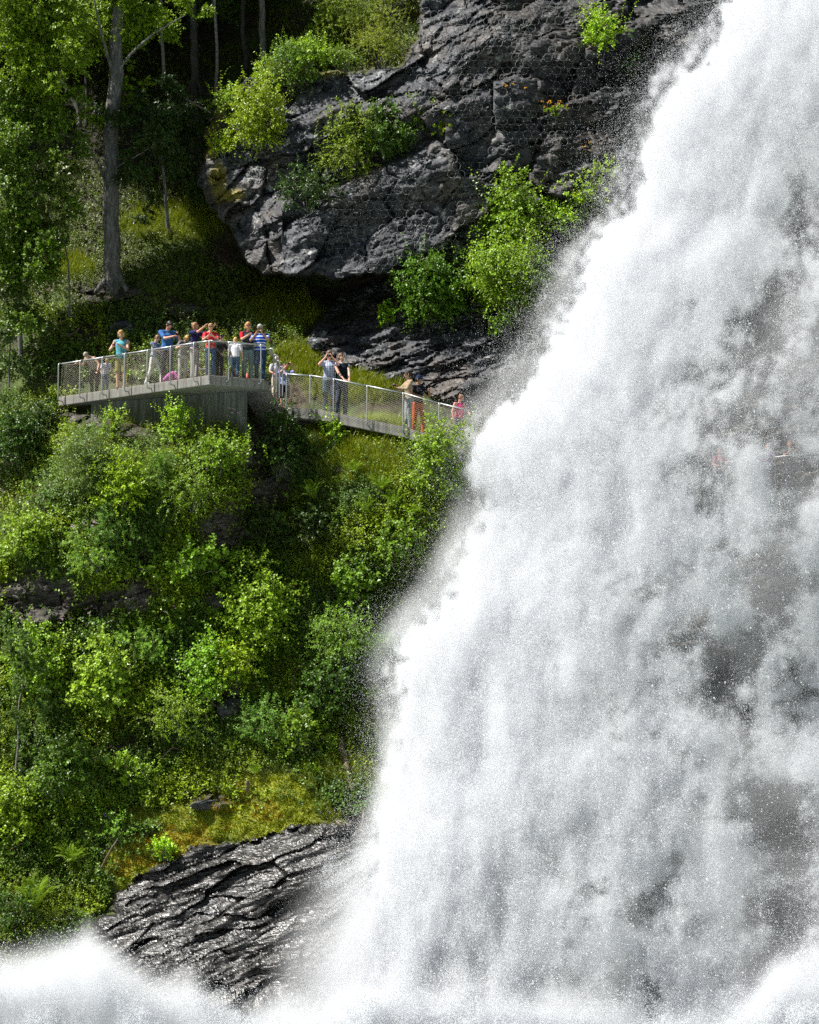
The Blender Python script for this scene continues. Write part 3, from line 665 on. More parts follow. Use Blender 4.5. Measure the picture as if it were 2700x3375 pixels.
def person(label, pos, H, yaw=0, lean=0.0, head=(0, 0), top=None, sleeve='short', bottom=None, short=False, skin=0, hair=(0.1, 0.06, 0.03), hairstyle='short',
           hands=None, glasses=False, vest=None, build=1.0, stride=0.0, shoes=(0.08, 0.07, 0.06), collar=True, sleeveless=False, cap=None, legskin=False):
    """x to the viewer's right, -y forward while yaw is 0; hands = two (x, forward, z) in units of height"""
    r = empty('person', tuple(pos), math.radians(yaw)); tag(r, label, 'person', 'visitors on the viewing walkway')
    sk = SKIN[skin]; f = H / 1.75; bw = build
    def v(x, fw, z): return np.array([x, -fw, z]) * f
    def bend(p):      # lean the upper body forward about the hip
        hz = 0.95 * f; q = np.array(p, float); a = math.radians(lean); dz, dy = q[2] - hz, q[1]
        return np.array([q[0], dy * math.cos(a) - dz * math.sin(a), hz + dz * math.cos(a) + dy * math.sin(a)])
    pel = v(0, 0, .95); wa = bend(v(0, 0, 1.10)); ch = bend(v(0, .01, 1.28)); nk = bend(v(0, -.01, 1.44)); nt = bend(v(0, .01, 1.53))
    sh = [bend(v(s * .185 * (0.5 + 0.5 * bw), -.01, 1.40)) for s in (-1, 1)]
    hy, hp = math.radians(head[0]), math.radians(head[1])     # head turn, head nod (+ down)
    hc = nt + v(0, .025, .105); fw = np.array([math.sin(hy) * math.cos(hp + math.radians(lean)), -math.cos(hy) * math.cos(hp + math.radians(lean)), -math.sin(hp + math.radians(lean) * .6)])
    hr = np.array([math.cos(hy), math.sin(hy), 0]); hu = np.cross(hr, fw); hu = hu if hu[2] > 0 else -hu
    hc = nt + (hu * .095 + fw * .02) * f
    if hands is None: hands = ((-.17, .06, .44), (.17, .06, .44))
    arms = []
    for s, S, h in zip((-1, 1), sh, hands):
        T = np.array([h[0], -h[1], h[2]]) * H
        E, T = ik(S, T, .29 * f, .26 * f, np.array([s * .9, .35, -1.0])); arms.append((S, E, T))
    hips = [v(s * .09, 0, .90) for s in (-1, 1)]; legs = []
    for s, Hp in zip((-1, 1), hips):
        fx = s * stride; ft = v(s * .10, fx, .07); kn = (Hp + ft) / 2 + v(s * .008, .03 + abs(stride) * .15, .0); legs.append((Hp, kn, ft))
    # body: one continuous surface
    b = Caps()
    b.add(pel, wa, .150 * f * bw, .128 * f * bw, .68, .70); b.add(wa, ch, .128 * f * bw, .152 * f * bw, .72, .66); b.add(ch, nk - v(0, 0, .06), .150 * f * bw, .10 * f, .66, .6)
    b.add(sh[0], sh[1], .055 * f, .055 * f); b.add(nk - v(0, 0, .03), nt + hu * .03 * f, .055 * f, .050 * f)
    b.add(hc - hu * .035 * f + fw * .012 * f, hc + hu * .035 * f, .066 * f, .076 * f, 1.12, 1.2, x=hr); b.add(hc - hu * .075 * f + fw * .035 * f, hc - hu * .06 * f + fw * .02 * f, .038 * f, .05 * f, 1, 1, x=hr)
    b.add(hc + fw * .080 * f + hu * .012 * f, hc + fw * .104 * f - hu * .022 * f, .011 * f, .016 * f)
    for s in (-1, 1): b.add(hc + hr * s * .076 * f - hu * .02 * f - fw * .005 * f, hc + hr * s * .080 * f + hu * .016 * f - fw * .012 * f, .013 * f, .017 * f)
    for s, (S, E, T) in zip((-1, 1), arms):
        b.add(S, E, .050 * f * bw, .040 * f); b.add(E, T, .041 * f, .027 * f)
        d = unit(T - E); side = np.array([1.0, 0, 0]) - d[0] * d; side = unit(side) if np.linalg.norm(side) > .2 else unit(np.cross(d, [0, 0, 1.0]))
        pn = np.cross(d, side); inward = -s * np.sign(side[0] if abs(side[0]) > .1 else 1)
        b.add(T, T + d * .075 * f, .030 * f, .040 * f, .5, .45, x=side)
        for q, L in zip((-1.5, -.5, .5, 1.5), (.062, .075, .072, .054)):
            k0 = T + d * .085 * f + side * q * .019 * f; k1 = k0 + (d * .8 + pn * .35 * s) * L * .55 * f; k2 = k1 + (d * .35 + pn * .8 * s) * L * .5 * f
            b.add(k0, k1, .0100 * f, .0092 * f); b.add(k1, k2, .0092 * f, .008 * f)
        t0 = T + d * .03 * f + side * inward * .034 * f; t1 = t0 + (d * .6 + side * inward * .6) * .045 * f; b.add(t0, t1, .012 * f, .010 * f); b.add(t1, t1 + (d * .9) * .028 * f, .010 * f, .009 * f)
    for Hp, kn, ft in legs:
        b.add(Hp, kn, .078 * f * bw, .055 * f * bw); b.add(kn, kn * .55 + ft * .45 + v(0, -.012, 0), .054 * f, .055 * f); b.add(kn * .55 + ft * .45 + v(0, -.012, 0), ft, .055 * f, .036 * f)
        b.add(ft - v(0, .02, .03), ft + v(0, .11, -.045), .034 * f, .03 * f)
    b.build('body', sk, r, .011 * f)
    if bottom:
        c = Caps(); c.add(pel - v(0, 0, .03), pel + v(0, 0, .08), .160 * f * bw, .152 * f * bw, .74, .74)
        for Hp, kn, ft in legs:
            if short: c.add(Hp, kn + v(0, 0, .04), .094 * f * bw, .088 * f * bw)
            else:
                c.add(Hp, kn, .093 * f * bw, .071 * f * bw); c.add(kn, ft + v(0, 0, -.01), .070 * f, .062 * f)
        c.build('shorts' if short else 'trousers', bottom, r, .014 * f, 4)
    if top:
        c = Caps(); c.add(pel + v(0, 0, .0), wa, .164 * f * bw, .146 * f * bw, .76, .76); c.add(wa, ch, .146 * f * bw, .166 * f * bw, .76, .72); c.add(ch, nk - v(0, 0, .065), .165 * f * bw, .11 * f, .72, .66)
        if not sleeveless: c.add(sh[0], sh[1], .069 * f, .069 * f)
        else: c.add(lerp(sh[0], sh[1], .2), lerp(sh[0], sh[1], .8), .062 * f, .062 * f)
        if collar: c.add(nk - v(0, 0, .05), nk + v(0, 0, .012), .075 * f, .064 * f)
        for S, E, T in arms:
            if sleeve == 'short': c.add(S, lerp(S, E, .72), .068 * f * bw, .060 * f)
            elif sleeve == 'long': c.add(S, E, .066 * f * bw, .054 * f); c.add(E, lerp(E, T, .93), .054 * f, .041 * f)
        c.build('shirt', top, r, .014 * f, 4)
    if vest:
        c = Caps(); c.add(pel + v(0, 0, .02), wa, .176 * f * bw, .160 * f * bw, .80, .80); c.add(wa, ch, .160 * f * bw, .180 * f * bw, .80, .76); c.add(ch, nk - v(0, 0, .07), .178 * f * bw, .12 * f, .76, .70)
        c.add(lerp(sh[0], sh[1], .12), lerp(sh[0], sh[1], .88), .077 * f, .077 * f); c.build('vest', vest, r, .014 * f, 4)
    for Hp, kn, ft in legs:
        c = Caps(); c.add(ft - v(0, .03, .025), ft + v(0, .13, -.035), .043 * f, .038 * f, .9, .75); c.build('shoe', cloth('plain', shoes), r, .012 * f, 3)
    # hair
    c = Caps()
    c.add(hc + hu * .012 * f - fw * .018 * f, hc + hu * .048 * f - fw * .008 * f, .086 * f, .084 * f, 1.10, 1.14, x=hr)
    c.add(hc + hu * .075 * f + fw * .045 * f, hc + hu * .07 * f - fw * .03 * f, .058 * f, .06 * f, .8, .8, x=hr)
    if hairstyle in ('bob', 'long'):
        for s in (-1, 1): c.add(hc + hr * s * .068 * f + hu * .03 * f - fw * .02 * f, hc + hr * s * .074 * f - hu * .07 * f - fw * .025 * f, .036 * f, .030 * f)
        c.add(hc - fw * .06 * f, hc - fw * .062 * f - hu * (.09 if hairstyle == 'bob' else .19) * f, .062 * f, .05 * f, .7, .6, x=hr)
        for k in range(9):
            a = rng.normal(size=3); a = unit(a); a = a - fw * max(0, a @ fw) * 1.2
            c.add(hc + a * .07 * f, hc + a * .088 * f + hu * .02 * f, .026 * f, .02 * f)
    else:
        c.add(hc - fw * .05 * f + hu * .01 * f, hc - fw * .055 * f - hu * .05 * f, .058 * f, .045 * f, .7, .7, x=hr)
        for k in range(5):
            c.add(hc + hu * .09 * f + hr * rng.uniform(-.05, .05) * f + fw * rng.uniform(-.03, .05) * f, hc + hu * .105 * f + fw * .02 * f, .024 * f, .02 * f)
    c.build('hair', hair_mat(hair), r, .009 * f, 2)
    if cap:
        c = Caps(); c.add(hc + hu * .045 * f, hc + hu * .07 * f, .093 * f, .085 * f, 1.08, 1.08, x=hr); c.add(hc + hu * .04 * f + fw * .07 * f, hc + hu * .03 * f + fw * .15 * f, .06 * f, .05 * f, .25, .2, x=hr); c.build('cap', cloth('plain', cap), r, .01 * f, 2)
    # face
    mbm = MB(); mbm.tube([hc + fw * .088 * f - hu * .052 * f - hr * .022 * f, hc + fw * .094 * f - hu * .050 * f, hc + fw * .088 * f - hu * .052 * f + hr * .022 * f], .006 * f, 6); mbm.build('mouth', M['lips'], r, smooth=True)
    if glasses:
        mbm = MB()
        for s in (-1, 1): mbm.tube([hc + fw * .088 * f + hu * .018 * f + hr * s * .014 * f, hc + fw * .094 * f + hu * .015 * f + hr * s * .032 * f, hc + fw * .078 * f + hu * .018 * f + hr * s * .058 * f], [.012 * f, .021 * f, .013 * f], 8)
        for s in (-1, 1): mbm.tube([hc + fw * .078 * f + hu * .02 * f + hr * s * .062 * f, hc + fw * .0 * f + hu * .015 * f + hr * s * .084 * f], .0045 * f, 5)
        mbm.build('sunglasses', M['glass'], r, smooth=True)
    else:
        for s in (-1, 1):
            mbm = MB(); e = hc + fw * .084 * f + hu * .014 * f + hr * s * .031 * f; mbm.tube([e - hr * .011 * f, e + fw * .003 * f, e + hr * .011 * f], [.003 * f, .0065 * f, .003 * f], 6); mbm.build('eye', M['eye'], r, smooth=True)
    # where the hands are, in the world
    Rz = Matrix.Rotation(math.radians(yaw), 3, 'Z')
    return [np.array(Rz @ Vector(T)) + pos for _, _, T in arms], np.array(Rz @ Vector(hc)) + pos, np.array(Rz @ Vector(fw))
def camera_item(label, p, fwd, size=1.0, name='camera', mat=None):
    r = empty(name, tuple(p), math.atan2(fwd[0], -fwd[1])); tag(r, label, name)
    w, h, d = .062 * size, .040 * size, .022 * size
    mb = MB(); mb.prism([(-w, -d), (w, -d), (w, d), (-w, d)], -h, h); mb.prism([(-w * .3, -d * .8), (w * .3, -d * .8), (w * .3, d * .8), (-w * .3, d * .8)], h + .001, h + .018 * size)
    mb.build('housing', mat or M['darkplastic'], r, bevel=.005)
    if name == 'camera':
        mb = MB(); mb.tube([(0, -d, 0), (0, -d - .035 * size, 0), (0, -d - .05 * size, 0)], [.030 * size, .032 * size, .028 * size], 14); mb.build('lens', M['darkplastic'], r, smooth=True)
    return r
M['darkplastic'] = simple('black_plastic', (0.012, 0.012, 0.013), 0.35)
M['redcase'] = simple('red_case', (0.22, 0.03, 0.06), 0.4)
M['silver'] = simple('silver_case', (0.5, 0.5, 0.52), 0.3, 0.5)

def on_deck(px, top_px, inset):
    e = edge_u(px, L_, A_) if px < 690 else edge_u(min(px, 872), A_, B_)
    o = oLA if px < 690 else oAB
    p = e - np.append(o, 0) * inset
    k = p[1] / e[1]; p = np.array([e[0] * k, p[1], ZP]) if True else p
    # keep the column: x from the pixel at this depth
    p = at(px, 1250, p[1]); p[2] = ZP
    return p, float(at(px, top_px, p[1])[2]) - ZP
def on_ramp(px, top_px, inset):
    e = ramp_at(px); Y = e[1] + inset; p = at(px, 1350, Y); p[2] = e[2] + 0.003
    return p, float(at(px, top_px, Y)[2]) - p[2]
blue = (0.035, 0.09, 0.28); jean = (0.035, 0.07, 0.14); ljean = (0.10, 0.16, 0.22); navy = (0.015, 0.02, 0.06)
def P(x): return x
REST = ((-.15, .04, .45), (.15, .04, .45))
# platform, from the far end
pos, H = on_deck(312, 1135, .9)
person('person in grey-brown top and black trousers bending over the rail, nearest the far end', pos, 1.68, -25, 48, (-30, 20), cloth('plain', (0.26, 0.21, 0.19)), 'none', cloth('plain', (0.008, 0.009, 0.013)), skin=0, hair=(0.30, 0.26, 0.22), hands=((-.24, .26, .62), (.2, .22, .45)), sleeveless=True)
pos, H = on_deck(347, 1180, .8)
person('child in pale lilac top half hidden behind the bending person', pos, 1.22, 20, 25, (0, 10), cloth('plain', (0.50, 0.48, 0.60)), 'short', cloth('denim', (0.16, 0.2, 0.3)), hair=(0.30, 0.2, 0.1), skin=0, hands=((-.15, .2, .5), (.2, .15, .45)))
pos, H = on_deck(399, 1088, .32)
hs, hc, fw = person('woman in turquoise cardigan and olive shorts resting her arms on the rail', pos, H, -8, 4, (8, 16), cloth('plain', (0.42, 0.36, 0.33)), 'none', cloth('plain', (0.24, 0.21, 0.07)), True, 0, (0.42, 0.25, 0.10), 'bob', ((-.10, .17, .69), (.03, .18, .705)), vest=cloth('plain', (0.10, 0.36, 0.44)), shoes=(0.5, 0.3, 0.3))
camera_item('small dark red camera in the hands of the woman in turquoise', hs[0] + [0.04, -.10, .05], np.array([0, -1, 0]), .9, mat=M['redcase'])
pos, H = on_deck(507, 1102, .38)
person('person in blue check shirt and white trousers stepping along the platform rail', pos, H, 60, 6, (15, 20), cloth('plaid', (0.10, 0.13, 0.26), (0.5, 0.52, 0.58)), 'short', cloth('plain', (0.66, 0.64, 0.60)), hair=(0.20, 0.10, 0.05), hands=((.05, .24, .52), (.12, .24, .53)), stride=.26, shoes=(0.7, 0.7, 0.7))
pos, H = on_deck(549, 1055, .75)
hs, hc, fw = person('tall man in plain blue t-shirt looking down at the camera in his hands', pos, H, 25, 5, (10, 38), cloth('plain', (0.045, 0.14, 0.36)), 'short', cloth('denim', (0.012, 0.016, 0.03)), hair=(0.015, 0.011, 0.010), skin=2, hands=((.02, .24, .71), (.10, .24, .73)), build=1.05)
camera_item('dark camera held at chest height by the tall man in blue', (hs[0] + hs[1]) / 2 + [0.05, -.08, .04], np.array([.5, -1, 0]), .95)
pos, H = on_deck(601, 1087, .55)
person('woman with blond hair and grey top leaning her head down to the rail', pos, 1.62, 30, 28, (0, 35), cloth('plain', (0.17, 0.165, 0.17)), 'short', cloth('plain', (0.38, 0.35, 0.33)), hair=(0.48, 0.29, 0.09), hairstyle='long', hands=((-.12, .25, .68), (.10, .28, .66)))
pos, H = on_deck(640, 1062, .45)
hs, hc, fw = person('person in navy top and grey trousers raising a phone to photograph the falls', pos, H, 55, 3, (20, -22), cloth('plain', (0.025, 0.025, 0.09)), 'short', cloth('plain', (0.34, 0.31, 0.31)), hair=(0.30, 0.15, 0.07), hairstyle='bob', skin=2, hands=((-.02, .24, .90), (.22, .24, .93)))
camera_item('black phone held up by the person in navy', (hs[0] + hs[1]) / 2 + [0.03, -.02, .06], np.array([.8, -.6, 0]), .95, 'phone')
pos, H = on_deck(693, 1066, .40)
hs, hc, fw = person('woman in red polka dot shirt and sunglasses at the front corner', pos, H, 5, 2, (5, 8), cloth('dots', (0.50, 0.018, 0.028), (0.75, 0.6, 0.58)), 'short', cloth('denim', (0.03, 0.07, 0.15)), hair=(0.36, 0.21, 0.09), glasses=True, skin=0, hands=((-.04, .21, .73), (.04, .20, .73)))
camera_item('silver camera in the hands of the woman in red polka dots', (hs[0] + hs[1]) / 2 + [0, -.07, .05], np.array([0, -1, 0]), .7, mat=M['silver'])
pos, H = on_deck(722, 1110, .95)
person('person in black clothes mostly hidden behind the woman in red', pos, 1.5, 40, 10, (30, 0), cloth('plain', (0.012, 0.012, 0.015)), 'long', cloth('plain', (0.010, 0.012, 0.018)), hair=(0.03, 0.02, 0.015), hands=((-.1, .2, .55), (.19, .2, .50)))
pos, H = on_deck(775, 1112, .55)
person('child in white t-shirt and jeans standing with back turned', pos, H + .02, 172, 2, (0, 5), cloth('plain', (0.72, 0.70, 0.76)), 'short', cloth('denim', (0.04, 0.09, 0.17)), hair=(0.50, 0.32, 0.13), hairstyle='bob', hands=((-.17, .02, .47), (.17, .02, .47)), build=1.2)
pos, H = on_deck(816, 1061, .60)
person('woman with blond hair, sunglasses, red sleeves and dark vest, one hand raised', pos, H, 10, 0, (8, 4), cloth('plain', (0.46, 0.012, 0.025)), 'short', cloth('denim', (0.11, 0.17, 0.20)), hair=(0.52, 0.27, 0.09), hairstyle='bob', glasses=True, skin=0, vest=cloth('plain', (0.03, 0.035, 0.05)), hands=((-.01, .20, .745), (.14, .08, .6)))
pos, H = on_deck(857, 1068, .42)
hs, hc, fw = person('man in blue and white striped polo shirt raising a camera, grey hair', pos, H, -4, 3, (0, 22), cloth('stripe', (0.018, 0.075, 0.42), (0.7, 0.74, 0.8)), 'short', cloth('denim', (0.02, 0.045, 0.10)), hair=(0.36, 0.36, 0.36), glasses=True, skin=1, hands=((-.055, .17, .80), (.065, .17, .80)), build=1.18)
camera_item('compact black camera held by the man in striped shirt', (hs[0] + hs[1]) / 2 + [0, -.06, .05], np.array([0, -1, 0]), .8)
# things on the deck
p, _ = on_deck(570, 1200, .45)
mb = MB()
for k in range(9):
    a0 = math.pi * k / 8; 
    mb.tube([(-.28 + .07 * k, .05, .02), (-.26 + .065 * k, -.03, .10 + .20 * math.sin(a0)), (-.24 + .06 * k, .06, .14 + .2 * math.sin(a0))], [.06, .075, .04], 8)
o = mb.build('backpack', cloth('plain', (0.48, 0.13, 0.34)), None, smooth=True); o.location = tuple(p); tag(o, 'pink bag lying on the platform deck behind the rail', 'bag')
for x, y, h in ((772, .95, .34), (814, 1.0, .30)):
    p, _ = on_deck(x, 1200, y); mb = MB(); mb.tube([(0, 0, 0), (.01, 0, h * .5), (0, 0, h)], [.085, .065, .035], 10); mb.tube([(0, 0, -.0), (0, 0, .03)], [.12, .12], 12)
    o = mb.build('traffic_cone', simple('orange_plastic', (0.75, 0.12, 0.06), 0.5), None, smooth=True); o.location = tuple(p); tag(o, ('orange cone on the deck behind the child in white' if x < 800 else 'orange cone on the deck behind the woman in sunglasses and vest'), 'cone')
# stairs and ramp
pos = at(911, 1290, 83.2); pos[2] = RP[0][2] + 0.25
person('white-haired person in pale clothes standing on the stairs behind the posts', pos, 1.62, 15, 2, (20, 0), cloth('plain', (0.50, 0.50, 0.55)), 'short', cloth('plain', (0.62, 0.55, 0.42)), hair=(0.5, 0.47, 0.44), skin=2, hands=((-.1, .2, .6), (.12, .2, .6)))
pos, H = on_ramp(938, 1176, .9)
hs, hc, fw = person('person in blue print shirt and dark shorts raising a camera beside the stairs', pos, 1.62, 10, 0, (15, -6), cloth('print', (0.10, 0.16, 0.42), (0.42, 0.47, 0.66)), 'short', cloth('plain', (0.012, 0.012, 0.02)), True, 2, (0.06, 0.04, 0.03), 'short', ((.0, .20, .90), (.12, .2, .93)))
camera_item('small camera held up by the person in blue print', (hs[0] + hs[1]) / 2 + [0, -.06, .06], np.array([.3, -1, 0]), .75)
pos, H = on_ramp(1085, 1156, .42)
hs, hc, fw = person('man in blue plaid shirt and jeans holding a black camera to his face', pos, H, 0, 2, (0, 6), cloth('plaid', (0.06, 0.10, 0.28), (0.62, 0.64, 0.72)), 'short', cloth('denim', (0.03, 0.06, 0.10)), hair=(0.22, 0.14, 0.09), skin=2, hands=((-.055, .17, .865), (.055, .17, .865)), build=1.1)
camera_item('black camera at the face of the man in plaid', (hs[0] + hs[1]) / 2 + [0, -.06, .05], np.array([0, -1, 0]), 1.05)
pos, H = on_ramp(1126, 1165, .55)
person('young man in navy jacket over white t-shirt and sunglasses looking up', pos, H + .03, 18, -2, (25, -22), cloth('plain', (0.55, 0.56, 0.6)), 'none', cloth('denim', (0.025, 0.04, 0.08)), hair=(0.10, 0.05, 0.028), glasses=True, vest=cloth('plain', (0.008, 0.012, 0.022)), hands=((-.02, .17, .56), (.07, .18, .555)))
pos, H = on_ramp(1348, 1222, .40)
hs, hc, fw = person('young man in tan long-sleeved top and grey trousers facing left with a camera', pos, H, -68, 2, (-8, -6), cloth('plain', (0.36, 0.27, 0.18)), 'long', cloth('plain', (0.26, 0.28, 0.30)), hair=(0.012, 0.009, 0.008), glasses=True, skin=1, hands=((-.02, .22, .74), (.05, .21, .69)))
camera_item('black camera in the hands of the young man in tan', (hs[0] + hs[1]) / 2 + [-.09, -.02, .05], np.array([-.9, -.3, .2]), 1.0)
pos, H = on_ramp(1378, 1238, .95)
person('person in orange trousers, black jacket and dark cap behind the man in tan', pos, H, 30, 0, (40, 0), cloth('plain', (0.012, 0.014, 0.02)), 'short', cloth('plain', (0.42, 0.075, 0.018)), hair=(0.02, 0.015, 0.012), skin=1, cap=(0.012, 0.025, 0.07), stride=.12, hands=((-.05, .2, .62), (.12, .17, .72)))
pos, H = on_ramp(1512, 1287, .75)
person('woman in magenta sleeveless top partly hidden by the bush and the spray', pos, 1.68, 35, 6, (35, 12), cloth('plain', (0.62, 0.012, 0.16)), 'none', cloth('plain', (0.05, 0.05, 0.07)), hair=(0.20, 0.08, 0.03), skin=2, sleeveless=True, collar=False, hands=((-.16, .05, .5), (.12, .2, .6)))
# seen through the water
for x, yw, tc, hcx, lab in ((2380, 0, (0.22, 0.02, 0.03), (0.12, 0.06, 0.04), 'person in red standing behind the falling water at the end of the thin railing'),
                     (2480, 10, (0.08, 0.07, 0.07), (0.25, 0.12, 0.06), 'person in dark clothes second from the red one behind the water'),
                     (2540, -10, (0.20, 0.17, 0.28), (0.22, 0.12, 0.06), 'person in lilac top behind the falling water'),
                     (2612, 5, (0.10, 0.10, 0.11), (0.25, 0.14, 0.08), 'person in grey raising an arm behind the falling water')):
    p = ledge[2] + (ledge[3] - ledge[2]) * (x - 2360) / 540.0; p = np.array([p[0], p[1] + .45, p[2]])
    person(lab, p, 1.68, yw, 0, (0, -10), cloth('plain', tc), 'short', cloth('plain', (0.03, 0.03, 0.05)), hair=hcx, skin=2, hands=((-.05, .2, .75), (.08, .2, .9)) if x > 2600 else ((-.1, .2, .62), (.1, .2, .62)))
# ------------------------------------------------------------------ vegetation
class Leaves:
    def __init__(s): s.V = []; s.C = []; s.n = 0
    def add(s, P, D, N, L, W, tint, droop=0.15):
        n = len(P)
        if n == 0: return
        L = np.broadcast_to(L, (n,))[:, None]; W = np.broadcast_to(W, (n,))[:, None]
        S = np.cross(D, N)
        a = P + D * L * 0.42 + S * W * 0.5 + N * W * 0.12; b = P + D * L * 0.42 - S * W * 0.5 + N * W * 0.12; tip = P + D * L - N * L * droop
        V = np.stack([P, a, tip, b], 1).reshape(-1, 3)
        s.V.append(V.astype(np.float32)); s.C.append(np.repeat(np.asarray(tint, np.float32), 4, 0)); s.n += n
    def mesh(s, name, origin=(0, 0, 0), mat=None):
        V = np.concatenate(s.V) - np.asarray(origin, np.float32); C = np.concatenate(s.C)
        F = np.arange(len(V)).reshape(-1, 4)
        return np_mesh(name, V, F, [mat or M['leaf']], col=np.clip(C, 0, 1))
class Stems:
    """thin three-sided stems, many at once"""
    def __init__(s): s.V = []; s.F = []; s.n = 0; s.C = []
    def add(s, pts, r0, r1, tint):
        m, k, _ = pts.shape
        if m == 0: return
        T = unit(np.gradient(pts, axis=1)); U = unit(np.cross(T, [0.31, 0.87, 0.38])); W = np.cross(T, U)
        rr = np.broadcast_to(np.asarray(r0, float), (m,))[:, None] * np.linspace(1, 0, k) + np.broadcast_to(np.asarray(r1, float), (m,))[:, None] * np.linspace(0, 1, k)
        V = np.stack([pts + rr[..., None] * (math.cos(a) * U + math.sin(a) * W) for a in (0, 2.094, 4.189)], 2)
        base = s.n + (np.arange(m)[:, None] * k + np.arange(k - 1)[None]) * 3
        for j in range(3):
            j2 = (j + 1) % 3
            s.F.append(np.stack([base + j, base + j2, base + 3 + j2, base + 3 + j], -1).reshape(-1, 4))
        s.V.append(V.reshape(-1, 3)); s.n += m * k * 3
        s.C.append(np.broadcast_to(np.asarray(tint, np.float32), (m * k * 3, 3)))
    def mesh(s, name, origin=(0, 0, 0), mat=None):
        return np_mesh(name, np.concatenate(s.V) - np.asarray(origin), np.concatenate(s.F), [mat or M['stem']], col=np.concatenate(s.C))
def rv(n): return unit(rng.normal(size=(n, 3)))
def sprigs(LV, ST, root, dirn, length, K, leafL, leafW, tint, droop=0.25, t0=0.2, stem=(0.09, 0.07, 0.03), sr=0.004, spread=0.9, upw=1.1):
    m = len(root)
    if m == 0: return
    length = np.broadcast_to(np.asarray(length, float), (m,)); tint = np.broadcast_to(np.asarray(tint, float), (m, 3))
    t = np.linspace(t0, 1.0, K)
    side = unit(np.cross(dirn, [0.2, 0.3, 1.0]) + 1e-4); bend = rng.normal(size=(m, 1)) * 0.18
    def pos(t):
        t = np.asarray(t)
        return root[:, None] + dirn[:, None] * (length[:, None] * t)[..., None] + (side * bend)[:, None] * (length[:, None] * t ** 2)[..., None] - np.array([0, 0, 1.0]) * (droop * length[:, None] * t ** 2)[..., None]
    P = pos(t); Tn = unit(np.gradient(P, axis=1))
    ph = rng.random((m, 1)) * 6.28 + np.arange(K)[None] * 2.4 + rng.normal(size=(m, K)) * 0.4
    A = unit(np.cross(Tn, [0.13, 0.21, 0.97])); B = np.cross(Tn, A)
    R = A * np.cos(ph)[..., None] + B * np.sin(ph)[..., None]
    D = unit(Tn * 0.55 + R * spread + rng.normal(size=P.shape) * 0.15 - [0, 0, 0.12])
    N = np.array([-0.42, -0.62, 0.85]) * upw + rng.normal(size=P.shape) * 0.42
    N = N - (N * D).sum(-1, keepdims=True) * D; N = unit(N)
    sz = (0.65 + 0.5 * rng.random((m, K))) * (1 - 0.25 * t ** 3)
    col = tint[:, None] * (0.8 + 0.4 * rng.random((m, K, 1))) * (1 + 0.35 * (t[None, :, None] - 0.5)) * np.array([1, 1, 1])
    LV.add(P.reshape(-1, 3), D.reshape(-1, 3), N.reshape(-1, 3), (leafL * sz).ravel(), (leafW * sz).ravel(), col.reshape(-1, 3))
    if ST is not None: ST.add(pos(np.linspace(0, 1, 4)), sr, sr * 0.4, stem)
KIND = {  # leaf length, width, tint, leaves per sprig, sprig length, droop
 'hazel': (0.115, 0.10, (0.15, 0.245, 0.012), 9, 0.55, 0.22),
 'bright': (0.105, 0.08, (0.215, 0.31, 0.010), 9, 0.50, 0.2),
 'birch': (0.070, 0.052, (0.15, 0.235, 0.016), 12, 0.55, 0.28),
 'willow': (0.105, 0.044, (0.14, 0.22, 0.04), 14, 0.65, 0.1),
 'maple': (0.15, 0.135, (0.16, 0.25, 0.022), 8, 0.5, 0.2),
 'rowan': (0.08, 0.032, (0.13, 0.22, 0.03), 22, 0.42, 0.3),
 'dark': (0.10, 0.08, (0.05, 0.105, 0.010), 10, 0.55, 0.25),  # leaf colour darkened to stand in for shade on these bushes
 'oak': (0.13, 0.09, (0.09, 0.165, 0.010), 10, 0.55, 0.22),
 'heather': (0.06, 0.03, (0.20, 0.25, 0.012), 16, 0.34, 0.1),
}
def crown_at(LV, ST, centers, radii, n_each, kind, tint=None, flat=0.75, upb=0.35, sizef=1.0):
    """leaf clumps: sprigs fanning out of each clump centre"""
    lL, lW, tn, K, sl, dr = KIND[kind]; tn = np.array(tint if tint is not None else tn)
    for c, r in zip(centers, radii):
        n = max(6, int(.62 * n_each * (r / 0.6) ** 2)); d = unit(rng.normal(size=(n, 3)) + [0, -0.12, upb]); d[:, 2] *= flat; d = unit(d)
        root = np.asarray(c) + d * r * (rng.random((n, 1)) ** 0.7) * 0.62
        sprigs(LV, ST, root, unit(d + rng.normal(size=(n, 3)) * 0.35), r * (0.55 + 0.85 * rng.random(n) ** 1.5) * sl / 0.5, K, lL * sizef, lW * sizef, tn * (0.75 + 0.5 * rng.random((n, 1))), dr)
def limb(mb, pts, r0, r1, k=8, seg=10):
    pts = np.asarray(pts, float); t = np.linspace(0, 1, len(pts)); u = np.linspace(0, 1, seg)
    q = np.stack([np.interp(u, t, pts[:, i]) for i in range(3)], -1)
    for _ in range(2): q[1:-1] = (q[:-2] + 2 * q[1:-1] + q[2:]) / 4
    q[1:-1] += rng.normal(size=(seg - 2, 3)) * r0 * 0.12
    mb.tube(q, r0 + (r1 - r0) * u ** 0.8, k)

